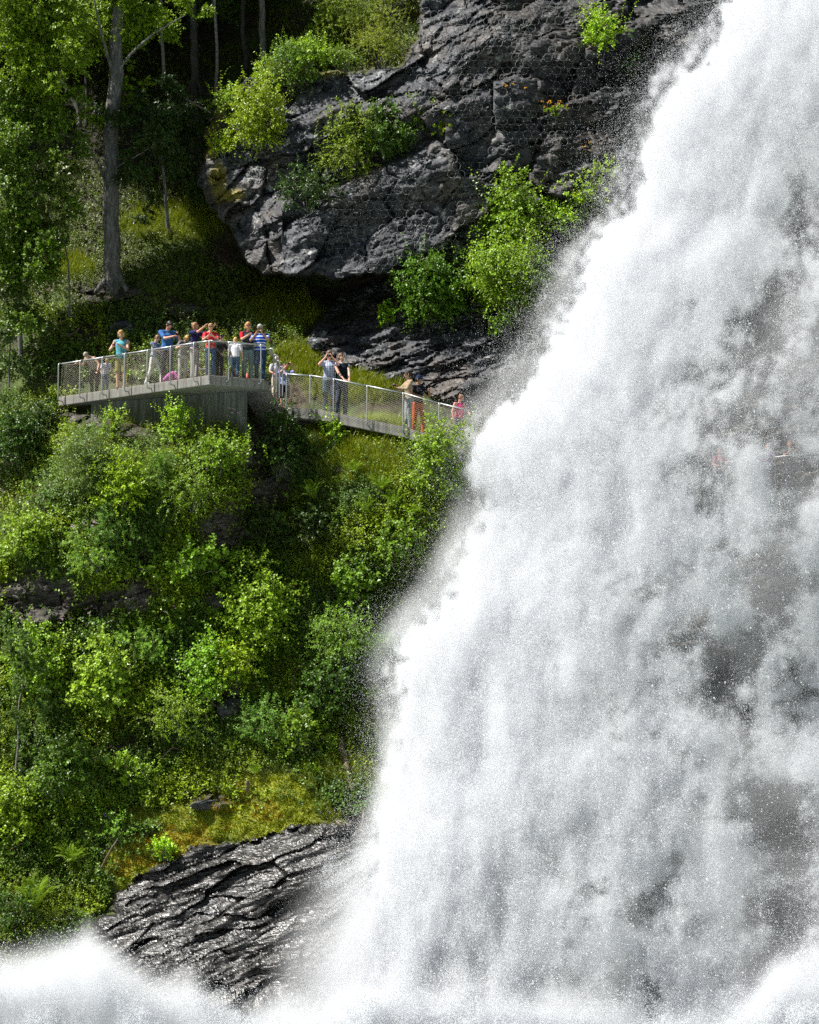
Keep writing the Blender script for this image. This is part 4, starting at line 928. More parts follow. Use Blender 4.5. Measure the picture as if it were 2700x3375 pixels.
# ---- shrubs, each its own thing
def shrub(label, px, py, w, h, kind, n=16, clumps=None, tint=None, group=None, toward=0.25, cat='bush', name='bush', sizef=1.0, dens=1.0):
    """px, py: where its foot stands; w, h: width and height in metres"""
    base = ground(px, py); o = empty(name, tuple(base)); tag(o, label, cat, group)
    C = clumps or int(5 + 5 * w * h); vary = rng.uniform(.75, 1.35) * np.array([rng.uniform(.78, 1.05), 1, rng.uniform(.5, 1.1)]) * (1.22 if kind not in ('dark', 'oak') else .9); tint = np.array(tint if tint is not None else KIND[kind][2]) * vary; lopsided = rng.normal(size=2) * .22  # shade kinds get a darker leaf tint, sunlit kinds a lighter one
    u = unit(rng.normal(size=(C, 3)) + [0, -.25, .25]); u[:, 2] = np.abs(u[:, 2]) * 1.0
    cen = base + np.c_[(u[:, 0] + lopsided[0] * rng.random(C)) * w * .42 * (0.4 + 0.6 * rng.random(C)), u[:, 1] * w * .33 - toward * w * .4, h * (0.12 + 0.78 * rng.random(C)) * (0.62 + 0.38 * (1 - (u[:, 0]) ** 2)) * rng.uniform(.65, 1.15, C)]
    rad = (0.20 + 0.16 * rng.random(C)) * min(w, h) ** 0.7
    LV, ST = Leaves(), Stems(); crown_at(LV, ST, cen, rad, n * 3.4 * dens, kind, tint, sizef=sizef)
    # upright shoots through the top
    ns = int(8 + 9 * w); root = base + np.c_[rng.normal(size=ns) * w * .26, rng.normal(size=ns) * w * .16 - toward * w * .4, h * (.3 + .3 * rng.random(ns))]
    lL, lW, tn, K, sl, dr = KIND[kind]
    sprigs(LV, ST, root, unit(np.c_[rng.normal(size=(ns, 2)) * .3, np.ones(ns)]), h * (.3 + .35 * rng.random(ns)), K + 4, lL * sizef, lW * sizef, np.array(tint if tint is not None else tn) * 1.1, .05)
    link('crown', LV.mesh('crown', base), o)
    mb = MB()
    for c in cen[:9]: limb(mb, [base + rng.normal(size=3) * .05 - [0, 0, .15], lerp(base, c, .5) + rng.normal(size=3) * .06, c], .022 * max(1, w * .5), .006, 6, 7)
    stw = mb.build('stem', M['bark'], o); 
    for vtx in (stw.data,):
        co = np.empty(len(vtx.vertices) * 3, np.float32); vtx.vertices.foreach_get('co', co); co = co.reshape(-1, 3) - base; vtx.vertices.foreach_set('co', co.ravel().astype(np.float32))
    link('sprays', ST.mesh('sprays', base), o)
    return o
G1 = 'bushes on the hump below the platform'; G2 = 'bushes on the lower slope'; G3 = 'bushes round the cliff'
SH = [
 # hump below the platform
 ('tall leafy bush with pale pointed shoots at the left of the hump below the platform', 300, 1640, 1.9, 2.2, 'willow', G1),
 ('sapling with round yellow-green leaves rising against the concrete pier', 585, 1480, .8, 1.7, 'bright', G1),
 ('sparse yellow-tipped shoot in front of the left part of the pier', 372, 1470, .6, 1.3, 'bright', G1),
 ('dense pale green bush on the right crest of the hump under the pier corner', 720, 1570, 1.9, 1.3, 'hazel', G1),
 ('yellow-green bush in the middle of the hump under the platform', 410, 1690, 1.6, 1.7, 'bright', G1),
 ('broad leafy bush spilling over the rock face right of the hump', 640, 1690, 1.9, 1.5, 'birch', G1),
 ('bush with small grey-green leaves in the centre of the hump', 520, 1620, 1.6, 1.4, 'rowan', G1),
 ('low bright bush at the left end of the hump above the dark rocks', 90, 1850, 1.5, 1.6, 'hazel', G1),
 ('bluish green bush hanging over the dark rocks at left', 330, 1880, 1.8, 1.3, 'rowan', G1),
 ('slender young rowan with a thin pale stem in the hump bushes', 380, 1830, 1.3, 1.9, 'rowan', G1),
 ('thorny bush with large drooping pale leaves below the brown rock', 640, 1900, 1.9, 1.0, 'maple', G1),
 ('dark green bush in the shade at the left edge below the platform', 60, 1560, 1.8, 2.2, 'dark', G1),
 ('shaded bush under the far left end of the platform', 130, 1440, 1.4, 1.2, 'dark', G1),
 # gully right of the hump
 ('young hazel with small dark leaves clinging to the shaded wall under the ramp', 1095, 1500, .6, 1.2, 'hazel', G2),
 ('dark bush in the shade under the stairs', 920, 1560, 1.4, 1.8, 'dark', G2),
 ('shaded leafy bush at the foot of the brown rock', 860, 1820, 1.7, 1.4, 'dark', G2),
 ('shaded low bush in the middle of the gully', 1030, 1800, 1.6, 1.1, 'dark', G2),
 ('sunlit hazel bush beside the end of the ramp and the spray', 1450, 1660, 1.6, 2.7, 'bright', G2),
 ('yellow-green bush low on the slope under the bush at the ramp end', 1330, 1830, 1.4, 1.1, 'hazel', G2),
 # lower slope
 ('maple sapling with pale drooping leaves in the middle of the slope', 1160, 2010, 1.1, 1.4, 'maple', G2),
 ('tall bush of light round leaves on the slope, left of the maple sapling', 850, 2140, 2.0, 2.4, 'hazel', G2),
 ('bush of small glossy leaves directly below the maple sapling', 1130, 2200, 1.9, 1.7, 'birch', G2),
 ('bush with thin bare twigs reaching into the spray', 1260, 2230, 1.0, 1.3, 'birch', G2),
 ('deep green bush in the lower middle of the slope by the water', 1090, 2360, 1.9, 1.6, 'oak', G2),
 ('light green bush left of centre on the lower slope', 690, 2300, 1.7, 1.6, 'hazel', G2),
 ('whitish-green maple bush at left centre of the lower slope', 330, 2330, 1.7, 1.7, 'maple', G2),
 ('dense bush above the pale stone on the lower slope', 780, 2260, 1.5, 1.3, 'bright', G2),
 ('dense bush left of the pale stone', 590, 2440, 2.0, 1.6, 'birch', G2),
 ('shrub with many crossing twigs right of the pale stone', 880, 2450, 1.6, 1.3, 'willow', G2),
 ('leafy bush above the fallen log', 1000, 2480, 1.5, 1.2, 'hazel', G2),
 ('yellow-green bush low at the centre left above the moss', 430, 2590, 1.3, .9, 'bright', G2),
 ('broad dark bush in the lower left above the ferns', 230, 2640, 2.2, 1.7, 'oak', G2),
 ('leafy bush at the left edge above the ferns', 40, 2760, 1.6, 1.7, 'hazel', G2),
 ('fresh green bush on the mossy ledge edge', 390, 2770, 1.0, .8, 'birch', G2),
 ('low green bush overhanging the wet rock', 550, 2840, .8, .6, 'bright', G2),
 ('dark bush at the bottom left corner above the mist', 60, 3060, 1.4, 1.0, 'dark', G2),
 ('leafy bush near the left edge in the middle of the slope', 120, 2290, 1.6, 1.8, 'hazel', G2),
 ('green bush with upright shoots below the dark rocks at left', 480, 2180, 1.7, 1.2, 'rowan', G2),
 # round the cliff
 ('bright hazel bush growing on the left shoulder of the cliff', 850, 490, 2.0, 2.2, 'bright', G3),
 ('yellow-green bush on the cliff top, above the bright hazel', 960, 300, 1.8, 1.7, 'birch', G3),
 ('upright leafy bush against the dark forest on the cliff top', 1090, 170, 1.1, 2.0, 'bright', G3),
 ('low yellowish heather bush at the edge of the cliff top', 1250, 225, 2.4, 1.6, 'heather', G3),
 ('yellowish heather bush higher on the cliff top', 1180, 140, 2.6, 1.8, 'heather', G3),
 ('green heathery bush left on the cliff top', 1070, 225, 2.0, 1.4, 'heather', G3),
 ('heather bush at the top edge of the photo above the cliff', 1290, 40, 2.6, 1.6, 'heather', G3),
 ('small green bush at the lower left corner of the cliff shoulder', 735, 530, .8, .9, 'bright', G3),
 ('dark green bush low in the diagonal cleft of the cliff', 1020, 690, 2.0, 1.3, 'dark', G3),
 ('dense green bush in the middle of the cliff cleft', 1130, 590, 2.1, 2.0, 'birch', G3),
 ('green bush at the upper end of the cliff cleft', 1270, 520, 1.9, 1.6, 'oak', G3),
 ('thin upright shrub right of the cliff cleft', 1380, 440, .8, 1.2, 'hazel', G3),
 ('small shrub leaning out at the right end of the cleft', 1455, 440, .6, .8, 'bright', G3),
 ('wide round dark green bush at the foot of the cliff', 1400, 1060, 2.3, 2.4, 'oak', G3),
 ('large bright hazel bush beside the falls below the cliff', 1700, 1050, 2.7, 2.6, 'bright', G3),
 ('tall sunlit bush standing behind the large bright hazel', 1690, 830, 1.9, 2.4, 'hazel', G3),
 ('sunlit bush high beside the falls on the cliff ledge', 1850, 790, 2.1, 1.9, 'bright', G3),
 ('bush disappearing into the spray at the upper right of the cliff', 1960, 690, 1.8, 1.6, 'bright', G3),
 ('bush hanging from the cliff top near the head of the falls', 1985, 200, 1.2, 1.9, 'bright', G3),
 ('dark trailing bush beside the head of the falls', 2080, 240, 1.0, 1.2, 'dark', G3),
 ('fresh green bush on the left rim of the cliff, left of the bright hazel', 765, 400, 1.3, 1.2, 'bright', G3),
 ('round bright bush on the cliff rim between hazel and yellow-green bush', 905, 320, 1.4, 1.2, 'bright', G3),
 ('leafy bush fringing the cliff top under the heather', 1020, 245, 1.6, 1.2, 'hazel', G3),
 ('small-leaved bush on the cliff top rim, furthest right of the fringe', 1140, 245, 1.5, 1.0, 'birch', G3),
 ('little green plant at the foot of the cliff near the ramp', 1270, 1080, .6, .7, 'bright', G3),
 ('small green bush at the lower edge of the bright hazel by the spray', 1660, 1110, .9, .7, 'hazel', G3),
]
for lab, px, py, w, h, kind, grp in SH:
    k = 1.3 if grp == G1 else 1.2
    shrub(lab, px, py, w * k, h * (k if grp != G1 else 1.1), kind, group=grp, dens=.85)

# ---- trees of the wood
M['shadebark'] = simple('shaded_bark', (0.045, 0.04, 0.036), 0.9, var=.5, scale=6)  # bark darkened in place of shade on trunks inside the wood
def tree(label, trunk_px, r0, r1, clumps, kind, branches=(), tint=None, bark='bark', n=34, group='trees of the wood above the platform', sizef=1.0, extra=()):
    """trunk_px: (px, py, Y) from the foot up; clumps: (px, py, dY, radius m)"""
    pts = np.array([at(*q) for q in trunk_px]); base = pts[0]; o = empty('tree', tuple(base)); tag(o, label, 'tree', group)
    mb = MB(); limb(mb, np.vstack([pts[0] - [0, 0, .5], pts]) - base, r0, r1, 12, 18)
    if r0 > .15:
        for k in range(6):
            a = k * 1.05 + .3; limb(mb, np.array([pts[0] + [0, 0, .5], pts[0] + [math.cos(a) * r0 * 1.1, math.sin(a) * r0 * 1.1, .12], pts[0] + [math.cos(a) * r0 * 2, math.sin(a) * r0 * 2, -.35]]) - base, r0 * .5, r0 * .25, 8, 6)
    mb.build('trunk', M[bark], o, smooth=True)
    for br, ra, rb in branches:
        mb = MB(); limb(mb, np.array([at(*q) for q in br]) - base, ra, rb, 7, 9); mb.build('branch', M[bark], o, smooth=True)
    if clumps:
        LV, ST = Leaves(), Stems()
        for (px, py, Y, r) in clumps:
            c = at(px, py, Y); m = max(3, int(5 * r)); sub = c + rng.normal(size=(m, 3)) * [r * .55, r * .5, r * .4]
            crown_at(LV, ST, sub, r * (.38 + .2 * rng.random(m)), n * (4.6 if py > -100 else 1.6), kind, tint, sizef=sizef if py > -100 else sizef * 1.7)
        link('crown', LV.mesh('crown', base), o); link('sprays', ST.mesh('sprays', base), o)
    return o
Yt = 88.4
tree('big grey-trunked tree rising behind the left end of the platform', [(378, 935, Yt), (368, 800, Yt), (362, 620, Yt), (368, 430, Yt - .1), (378, 260, Yt - .2), (382, 150, Yt - .2), (395, 20, Yt), (405, -160, Yt)], 0.34, .22,
     [(250,70,88.5,1.1),(140,120,86.3,1.0),(60,160,86.3,.9),(330,20,88.6,1.0),(420,70,88.6,.8),(500,30,88.9,.8),(180,30,86.3,1.0),(60,40,86.3,1.1),(270,160,88.6,.7),(110,220,86.3,.8),(440,160,88.8,.5),(300,390,88.2,.6),(180,300,86.3,.8),(40,240,86.3,.9),(200,200,86.3,.8),(370,90,88.4,.7),(560,110,88.9,.4),(450,350,88.9,.45),(430,290,88.9,.4),(330,-100,88.7,1.0),(180,-100,86.3,1.0),(620,20,89.2,.6),(20,90,86.3,.9),(210,90,86.3,.9),(370,10,88.4,.9),(100,0,86.3,.9),(400,220,88.8,.4)],
     'oak', [(((378,255,Yt-.2),(430,170,Yt-.6),(520,100,Yt-1),(610,50,Yt-1)), .06, .02), (((372,240,Yt-.2),(345,150,Yt-.7),(325,70,Yt-1),(310,0,Yt-1.2)), .075, .03), (((362,640,Yt),(310,500,Yt-.6),(262,455,Yt-.8),(180,440,Yt-1)), .05, .015),
      (((365,500,Yt),(350,400,Yt-.4),(300,330,Yt-.9)), .04, .012), (((366,560,Yt),(440,520,Yt-.5),(520,470,Yt-.6)), .04, .012), (((350,690,Yt),(300,650,Yt-.5),(262,610,Yt-.6)), .035, .01)], tint=(0.175, 0.28, 0.008))
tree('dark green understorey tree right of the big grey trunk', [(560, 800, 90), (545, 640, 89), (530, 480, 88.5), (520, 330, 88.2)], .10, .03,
     [(450,330,87.7,.7),(520,390,87.7,.8),(600,420,90.0,.7),(470,470,87.7,.8),(640,480,90.0,.6),(430,570,87.7,.7),(620,570,90.0,.7),(560,290,88.3,.6),(640,640,90.0,.6),(400,380,88.1,.6),(590,360,90.0,.7),(500,700,88.9,.5),(660,380,90.0,.6),(690,560,90.0,.5),], 'oak', tint=(0.028, 0.062, 0.007), n=40)  # leaf tint kept dark in place of shade on this tree
tree('hazel tree with sunlit leaf tips at the left edge of the photo', [(70, 1180, 87), (60, 1000, 86.8), (70, 760, 86.6), (50, 560, 86.5)], .12, .04,
     [(40,330,86.6,.8),(120,300,86.8,.7),(40,430,86.4,.8),(150,430,86.6,.8),(80,520,86.4,.9),(190,560,86.5,.8),(40,620,86.2,.9),(140,660,86.2,.9),(220,700,86.4,.6),(60,750,86,.9),(160,800,86.1,.8),(60,880,86,.9),(150,900,86.1,.7),(50,990,86,.8),(120,1020,86.1,.6),(130,360,86.6,.7),(220,330,87,.6),(230,470,86.8,.6),(270,560,86.8,.5),(180,640,86.3,.7),(200,850,86.3,.7),(100,720,85.9,.8),(110,830,85.9,.7),(30,1080,85.8,.7),(-60,500,86.3,1.2),(-60,800,86,1.2),(-50,300,86.6,1.1)], 'hazel', tint=(0.105, 0.19, 0.010), n=36)
tree('young tree with yellowish leaves low in front of the dark wood', [(230, 1000, 86.8), (225, 860, 86.6), (200, 720, 86.5)], .05, .02,
     [(200,620,86.2,.5),(240,660,86.2,.5),(170,700,86.1,.5),(210,760,86.2,.5),(250,560,86.4,.4)], 'maple', tint=(0.10, 0.135, 0.02), n=22)
tree('small leafy tree at the far left between platform and photo edge', [(30, 1330, 86.4), (30, 1200, 86.2), (40, 1080, 86)], .06, .02,
     [(40,1060,85.6,.6),(90,1010,85.8,.5),(40,1160,85.6,.6),(20,960,85.7,.7),(100,1120,86,.45)], 'hazel', tint=(0.055, 0.095, 0.012), n=24)
for px, top, py, Y, r, lab, bk in ((540, -60, 225, 91, .07, 'thin pale birch trunk left of the dark thick one at the top', 'birch'), (643, 40, 290, 92, .17, 'thick dark trunk standing back in the wood', 'shadebark'), (712, 60, 290, 91.5, .07, 'thin crooked birch trunk right of the thick dark one', 'birch'),
                                (866, -60, 205, 92.5, .14, 'straight grey trunk just left of the cliff-top bushes', 'bark'), (812, 60, 190, 93.5, .10, 'dim trunk deep in the wood beside the straight grey one', 'shadebark'), (285, 240, 380, 90.2, .08, 'dim thin trunk left of the big grey one', 'shadebark')):
    dx = rng.normal() * 14
    tree(lab, [(px, py, Y), (px + dx * .5, (py + top) / 2, Y), (px + dx * .2 - 6, top, Y), (px - 12, top - 200, Y)], r, r * .7, [(px - 60, -90 - 30 * r, Y + 2.5, 1.2), (px + 70, -110, Y + 3, 1.2), (px - 150, -180, Y + .4, 1.3), (px - 280, -290, Y + .4, 1.6), (px - 90, -260, Y + .6, 1.3)] + ([(px - 480, -330, Y + 1, 2.2), (px - 560, -430, Y + 2, 2.2), (px - 800, -560, Y - 1, 2.4), (px - 820, -760, Y + 1, 2.6)] if px in (643, 712) else []), 'oak', bark=bk, tint=(0.045, 0.085, 0.010), n=22)  # unseen clumps above the frame are added to shade the wood
tree('leaning dead trunk in the dark wood at upper left', [(262, 370, 89.5), (215, 280, 89.4), (165, 195, 89.2)], .10, .06, [], 'oak')
tree('dark leafy tree overhanging at the top behind the cliff', [(1000, 80, 97), (990, -100, 97), (990, -300, 97)], .2, .1,
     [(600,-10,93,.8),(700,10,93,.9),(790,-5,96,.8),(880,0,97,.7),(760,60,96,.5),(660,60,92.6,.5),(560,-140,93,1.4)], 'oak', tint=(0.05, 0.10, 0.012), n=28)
# trees further back close the wood; those off left are unseen, added to shade it
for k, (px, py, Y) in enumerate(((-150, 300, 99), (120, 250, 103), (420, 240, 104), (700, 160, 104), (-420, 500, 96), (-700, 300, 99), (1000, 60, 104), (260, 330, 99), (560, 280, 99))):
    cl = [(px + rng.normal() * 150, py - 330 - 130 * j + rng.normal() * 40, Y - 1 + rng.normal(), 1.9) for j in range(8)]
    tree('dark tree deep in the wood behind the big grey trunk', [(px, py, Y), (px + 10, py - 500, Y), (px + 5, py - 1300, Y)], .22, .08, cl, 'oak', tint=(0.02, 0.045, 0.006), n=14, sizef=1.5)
for px, py in ((20, 2640), ):
    pass
def sapling(label, foot, pts, clumps, kind, tint):
    return tree(label, [foot] + pts, .045, .015, clumps, kind, tint=tint, bark='birch', n=60, group='saplings on the lower slope', sizef=1.0)
sapling('slender ash sapling with pale forked stem at the lower left', (62, 2640, 78.2), [(48, 2540, 78.0), (64, 2440, 77.9), (56, 2330, 77.7), (84, 2230, 77.6), (78, 2120, 77.6)],
        [(80,2150,77.2,.45),(50,2200,77.2,.45),(110,2210,77.2,.4),(40,2280,77.1,.4),(130,2290,77.2,.35),(90,2320,77.1,.4),(70,2400,77.2,.35),(30,2150,77.2,.4),(110,2120,77.3,.35),(20,2370,77.1,.4),(150,2350,77.3,.3),(60,2100,77.3,.35)], 'rowan', (0.10, 0.18, 0.025))

# ---- ferns
def fern_mesh(n=12, L=0.75):
    LV = Leaves()
    for k in range(n):
        a = k * 2.4 + rng.normal() * .2; el = math.radians(62 + rng.normal() * 10); l = L * (.75 + .4 * rng.random())
        t = np.linspace(.06, 1, 30); ho = np.array([math.cos(a), math.sin(a), 0])
        P = ho * (l * t * math.cos(el))[:, None] + np.array([0, 0, 1.0]) * (l * (t * math.sin(el) - .38 * t ** 2.4))[:, None]
        T = unit(np.gradient(P, axis=0)); S = np.cross(T, [0, 0, 1.0]); S = unit(S); N = np.cross(S, T)
        prof = np.sin(np.clip(t * 1.05, 0, 1) * math.pi) ** .8 * .065 * l / .75 + .006
        for s in (-1, 1):
            LV.add(P, unit(S * s + T * .45 - [0, 0, .15]), N * 1.0, prof, np.full(30, .011), np.array([.19, .31, .012]) * (.8 + .4 * rng.random((30, 1))), .1)
    return LV.mesh('fronds')
FM = [fern_mesh(24, .8), fern_mesh(22, .95), fern_mesh(26, .65)]
FERNS = [(250,2850,1.35,'large upright fern left of the mossy ledge'),(120,3020,1.7,'tall fern at the lower left above the mist'),(170,2850,.9,'fern behind the two large ferns at lower left'),
 (1210,2330,1.2,'bright fern at the right edge of the slope by the water'),(1130,2330,.9,'fern left of the bright one by the water'),(1160,2400,.9,'fern above the top of the fallen log'),(940,2320,.9,'fern amid the lower bushes'),(1000,2420,.8,'fern left of the fallen log'),
 (980,1720,1.1,'dark fern in the shade of the gully'),(900,1750,1.2,'large shaded fern beside the brown rock'),(1060,1650,1.2,'shaded fern in the gully, upper right'),(1040,1760,.8,'small shaded fern in the gully'),
 (1260,1620,1.1,'yellow-green fern on the sunlit slope under the ramp'),(1310,1680,1.1,'sunlit fern lower on the slope under the ramp'),(1180,1560,.9,'yellow fern on the slope below the ramp wall'),(1370,1700,.9,'fern next to the bush at the ramp end'),(1220,1690,.9,'fern at the edge of the platform shadow'),
 (470,2080,1.1,'bright fern below the dark rocks'),(560,2090,.9,'fern right of the bright fern below the rocks'),(650,2140,.9,'fern in the middle of the slope'),(180,2600,.9,'fern at left under the ash sapling'),(300,2120,.8,'fern left below the dark rocks'),(760,2480,.8,'fern above the moss'),(680,1480,.7,'fern on the crest of the hump'),(500,1160,.8,'fern behind the rail, left of the tall man'),(1090,2480,.9,'fern beside the head of the fallen log'),(850,2560,.7,'fern on the edge of the moss'),(1030,2560,.7,'fern near the mossy hummock')]
for k, (px, py, s, lab) in enumerate(FERNS):
    o = link('fern', FM[k % 3]); o.location = tuple(ground(px, py) + gnormal(px, py) * (.28 if s > 1.1 else .15)); o.scale = (s,) * 3; n_ = gnormal(px, py); o.rotation_euler = (math.radians(38), 0, 0); o.rotation_euler = Vector(unit(n_ * .7 + [0, 0, 1.0])).to_track_quat('Z', 'Y').to_euler(); tag(o, lab, 'fern', 'ferns on the slope')

# ---- ground cover nobody could count
def scatter(n, regions, excl_water=True):
    out = []
    for (x0, x1, y0, y1, wt) in regions:
        m = int(n * wt); out.append(np.c_[rng.uniform(x0, x1, m), rng.uniform(y0, y1, m)])
    q = np.concatenate(out); px, py = q.T
    keep = (lookup(dC, px, py) < -4) & (lookup(dW, px, py) < -6) & (lookup(dL, px, py) < -4) & (rng.random(len(px)) > lookup(rocky, px, py) * .96) & (rng.random(len(px)) > lookup(mossm, px, py) * .98)
    return q[keep]
LV, ST = Leaves(), Stems()
q = scatter(37000, [(-40, 1340, 1850, 2700, .50), (-40, 520, 2600, 3120, .12), (-40, 860, 1420, 1880, .14), (840, 1600, 1440, 1880, .13), (-40, 260, 1300, 1500, .03), (-40, 1000, 1020, 1260, .06), (-420, -40, 1300, 3100, .12)])
px, py = q.T; kk = rng.random(len(px)) > lookup(grassy, px, py) * .7; px, py = px[kk], py[kk]; P = ground(px, py); N = gnormal(px, py); nz = fbm(P * .6 + 3, 3)
hue = fbm(P * .35 + 21, 2)
tint = np.where(nz[:, None] > .12, [.21, .30, .010], np.where(nz[:, None] > -.12, [.125, .215, .012], [.075, .15, .016])) * (.75 + .5 * rng.random((len(P), 1)))
big_ = hue > .05
for sel, lL, lW, K, ln in ((big_, .125, .095, 6, .42), (~big_, .085, .052, 8, .45)):
    m = sel.sum(); d = unit(N[sel] * .55 + [-.05, -.15, 1.0] + rng.normal(size=(m, 3)) * .38)
    sprigs(LV, ST, P[sel], d, ln * (.55 + .9 * rng.random(m)), K, lL, lW, tint[sel], .2)
k = rng.random(len(P)) < .10; m = k.sum(); sprigs(LV, ST, P[k], unit(np.c_[rng.normal(size=(m, 2)) * .18, np.ones(m)]), .55 + .55 * rng.random(m), 13, .10, .036, tint[k] * [.95, 1.0, 1.5], .06, sr=.006)
tag(link('undergrowth', LV.mesh('undergrowth')), 'tangle of low leafy plants covering the slope', 'undergrowth', kind='stuff')
tag(link('undergrowth', ST.mesh('undergrowth_stalks')), 'thin stalks of the low plants on the slope', 'undergrowth', kind='stuff')
# dim plants on the floor of the wood and cliff top turf
LV = Leaves()
q = scatter(15000, [(-40, 700, 560, 1060, .45), (-40, 1000, 160, 560, .25), (850, 1500, -30, 260, .2), (640, 1000, 900, 1060, .1)]); px, py = q.T; kk = rng.random(len(px)) > lookup(grassy, px, py) * .9; px, py = px[kk], py[kk]; P = ground(px, py); N = gnormal(px, py)
m = len(P); sprigs(LV, None, P, unit(N * .6 + [0, -.1, 1.0] + rng.normal(size=(m, 3)) * .4), .42 * (.5 + rng.random(m)), 8, .085, .055, np.array([.09, .135, .010]) * (.6 + .8 * rng.random((m, 1))), .25)
tag(link('undergrowth', LV.mesh('undergrowth')), 'low plants on the floor of the wood and the cliff top', 'undergrowth', kind='stuff')
# grass
GL = Leaves()
def grass(n, regions, L, tint, mask=None):
    q = scatter(n, regions); px, py = q.T
    if mask is not None:
        k = rng.random(len(px)) < lookup(mask, px, py); px, py = px[k], py[k]
    P = ground(px, py); N = gnormal(px, py); m = len(P)
    P = np.repeat(P, 7, 0) + rng.normal(size=(m * 7, 3)) * .05; N = np.repeat(N, 7, 0)
    D = unit(N * .4 + [-.05, -.2, 1.0] + rng.normal(size=P.shape) * .35); S = unit(np.cross(D, rng.normal(size=P.shape)))
    GL.add(P, D, np.cross(S, D), L * (.5 + .8 * rng.random(len(P))), .013, np.asarray(tint) * (.7 + .6 * rng.random((len(P), 1))), .35)
grass(48000, [(640, 1600, 1400, 1800, .35), (60, 900, 660, 1060, .25), (640, 1350, 2450, 2720, .2), (850, 1500, 960, 1340, .3)], .34, (.22, .27, .012), grassy)
grass(3500, [(-40, 1340, 1850, 2700, .6), (-40, 860, 1380, 1880, .3), (350, 1350, 2550, 2850, .3), (-40, 400, 2700, 3150, .1)], .38, (.15, .21, .016))
# moss cushions' own tufts
q = np.c_[rng.uniform(330, 1150, 30000), rng.uniform(2520, 2980, 30000)]; px, py = q.T; k = (rng.random(len(px)) < lookup(mossm, px, py)) & (lookup(dW, px, py) < 6); P = ground(px[k], py[k]); m = len(P)
nz = fbm(P * 1.1 + 2, 3)[:, None]
D = unit(gnormal(px[k], py[k]) + rng.normal(size=P.shape) * .6); S = unit(np.cross(D, rng.normal(size=P.shape)))
GL.add(P - D * .02, D, np.cross(S, D), .09, .035, np.where(nz > .16, [.36, .27, .012], [.25, .29, .010]) * (.7 + .6 * rng.random((m, 1))), .2)
tag(link('grass', GL.mesh('grass')), 'grass and moss tufts on the slope and ledges', 'grass', kind='stuff')
# ---- flowers
def flower_clump(label, px, py, n, w, h, col, group, cat='flower'):
    base = ground(px, py); o = empty('flower', tuple(base)); tag(o, label, cat, group)
    ST = Stems(); mb = MB()
    for k in range(n):
        b = rng.normal(size=3) * [w, w * .6, .05]; t = b + [rng.normal() * .08, -.1, h * (.6 + .5 * rng.random())]
        ST.add(np.array([[b, lerp(b, t, .5) + rng.normal(size=3) * .02, t]]), .006, .003, (.06, .09, .02))
        for j in range(5): 
            c = t + rng.normal(size=3) * [.028, .028, .014]; mb.tube([c - [0, 0, .014], c, c + [0, 0, .014]], [.008, .021, .006], 6)
    mb.build('blossom', simple('petals', col, .6), o); link('sprays', ST.mesh('sprays'), o)
PINK = (.62, .36, .55)
for px, py, n, w, h, lab in ((760,1440,12,.5,.9,'pink flower heads on tall stalks under the pier corner'),(660,1600,8,.5,.8,'pink flowers scattered among the hump bushes'),(330,1790,12,.5,.7,'mauve flowers in the middle of the hump'),(210,2110,16,.6,.7,'cluster of lilac flowers below the dark rocks at left'),(530,2080,8,.4,.9,'pink flowers on tall stalks in front of the shaded rock'),(690,2110,6,.4,.8,'pale pink flowers near the stump'),(280,2060,8,.3,.6,'lilac flowers right beside the dark rocks')):
    flower_clump(lab, px, py, n, w, h, PINK, 'pink flowers on the slope')
flower_clump('orange flowers on a green tuft high on the cliff', 1825, 372, 10, .25, .42, (.75, .36, .02), 'orange flowers on the cliff')
flower_clump('few orange flowers on the cliff left of the larger tuft', 1700, 310, 5, .2, .35, (.75, .36, .02), 'orange flowers on the cliff')
flower_clump('orange flowers on a thin plant beside the falls', 1945, 530, 7, .3, .6, (.75, .36, .02), 'orange flowers on the cliff')
flower_clump('single violet bellflower at lower left', 355, 2745, 2, .05, .5, (.28, .14, .70), None)
shrub('green tuft under the orange flowers on the cliff', 1825, 385, .8, .35, 'birch', group=G3)

# ---- dead wood and stones
def wood(label, pts, r0, r1, name='fallen_log', cat='log', rings=False):
    P = np.array(pts); base = P[0]; mb = MB(); limb(mb, P - base, r0, r1, 10, 16)
    o = mb.build(name, M['deadwood'], None, smooth=True); o.location = tuple(base); tag(o, label, cat)
    return o
def g3(px, py, up=.08): return ground(px, py) + np.array([0, -up, up * .5])
wood('brown barkless log lying down the slope beside the water', [g3(1120, 2450, .2), g3(1140, 2530, .22), g3(1160, 2600, .2), g3(1178, 2655, .15)], .115, .075)
wood('bare root hanging below the fallen log', [g3(1180, 2660, .2), g3(1200, 2690, .25), g3(1190, 2755, .2)], .045, .02, 'root', 'root')
wood('short bare branch lying beside the hanging root', [g3(1110, 2715, .1), g3(1150, 2742, .12)], .04, .02, 'branch', 'branch')
wood('pale dead branch leaning at lower left above the wet rock', [g3(328, 2880, .1), g3(362, 2830, .35), g3(394, 2790, .5)], .035, .014, 'branch', 'branch')
wood('grey dead branch at the left edge near the ferns', [g3(5, 2825, .1), g3(40, 2812, .25), g3(85, 2790, .3)], .03, .012, 'branch', 'branch')
wood('short wooden stake standing in the moss', [ground(815, 2632), ground(815, 2632) + [0, -.03, .3], ground(815, 2632) + [.0, -.05, .56]], .05, .048, 'stake', 'stake')
wood('fallen branch propped in the dark wood right of the big trunk', [at(560, 290, 89.2), at(620, 330, 89), at(695, 372, 88.8)], .05, .03, 'branch', 'branch')
wood('pale dead branch at left behind the platform', [at(215, 1110, 87.2), at(245, 1098, 87.1), at(262, 1080, 87)], .05, .02, 'branch', 'branch')
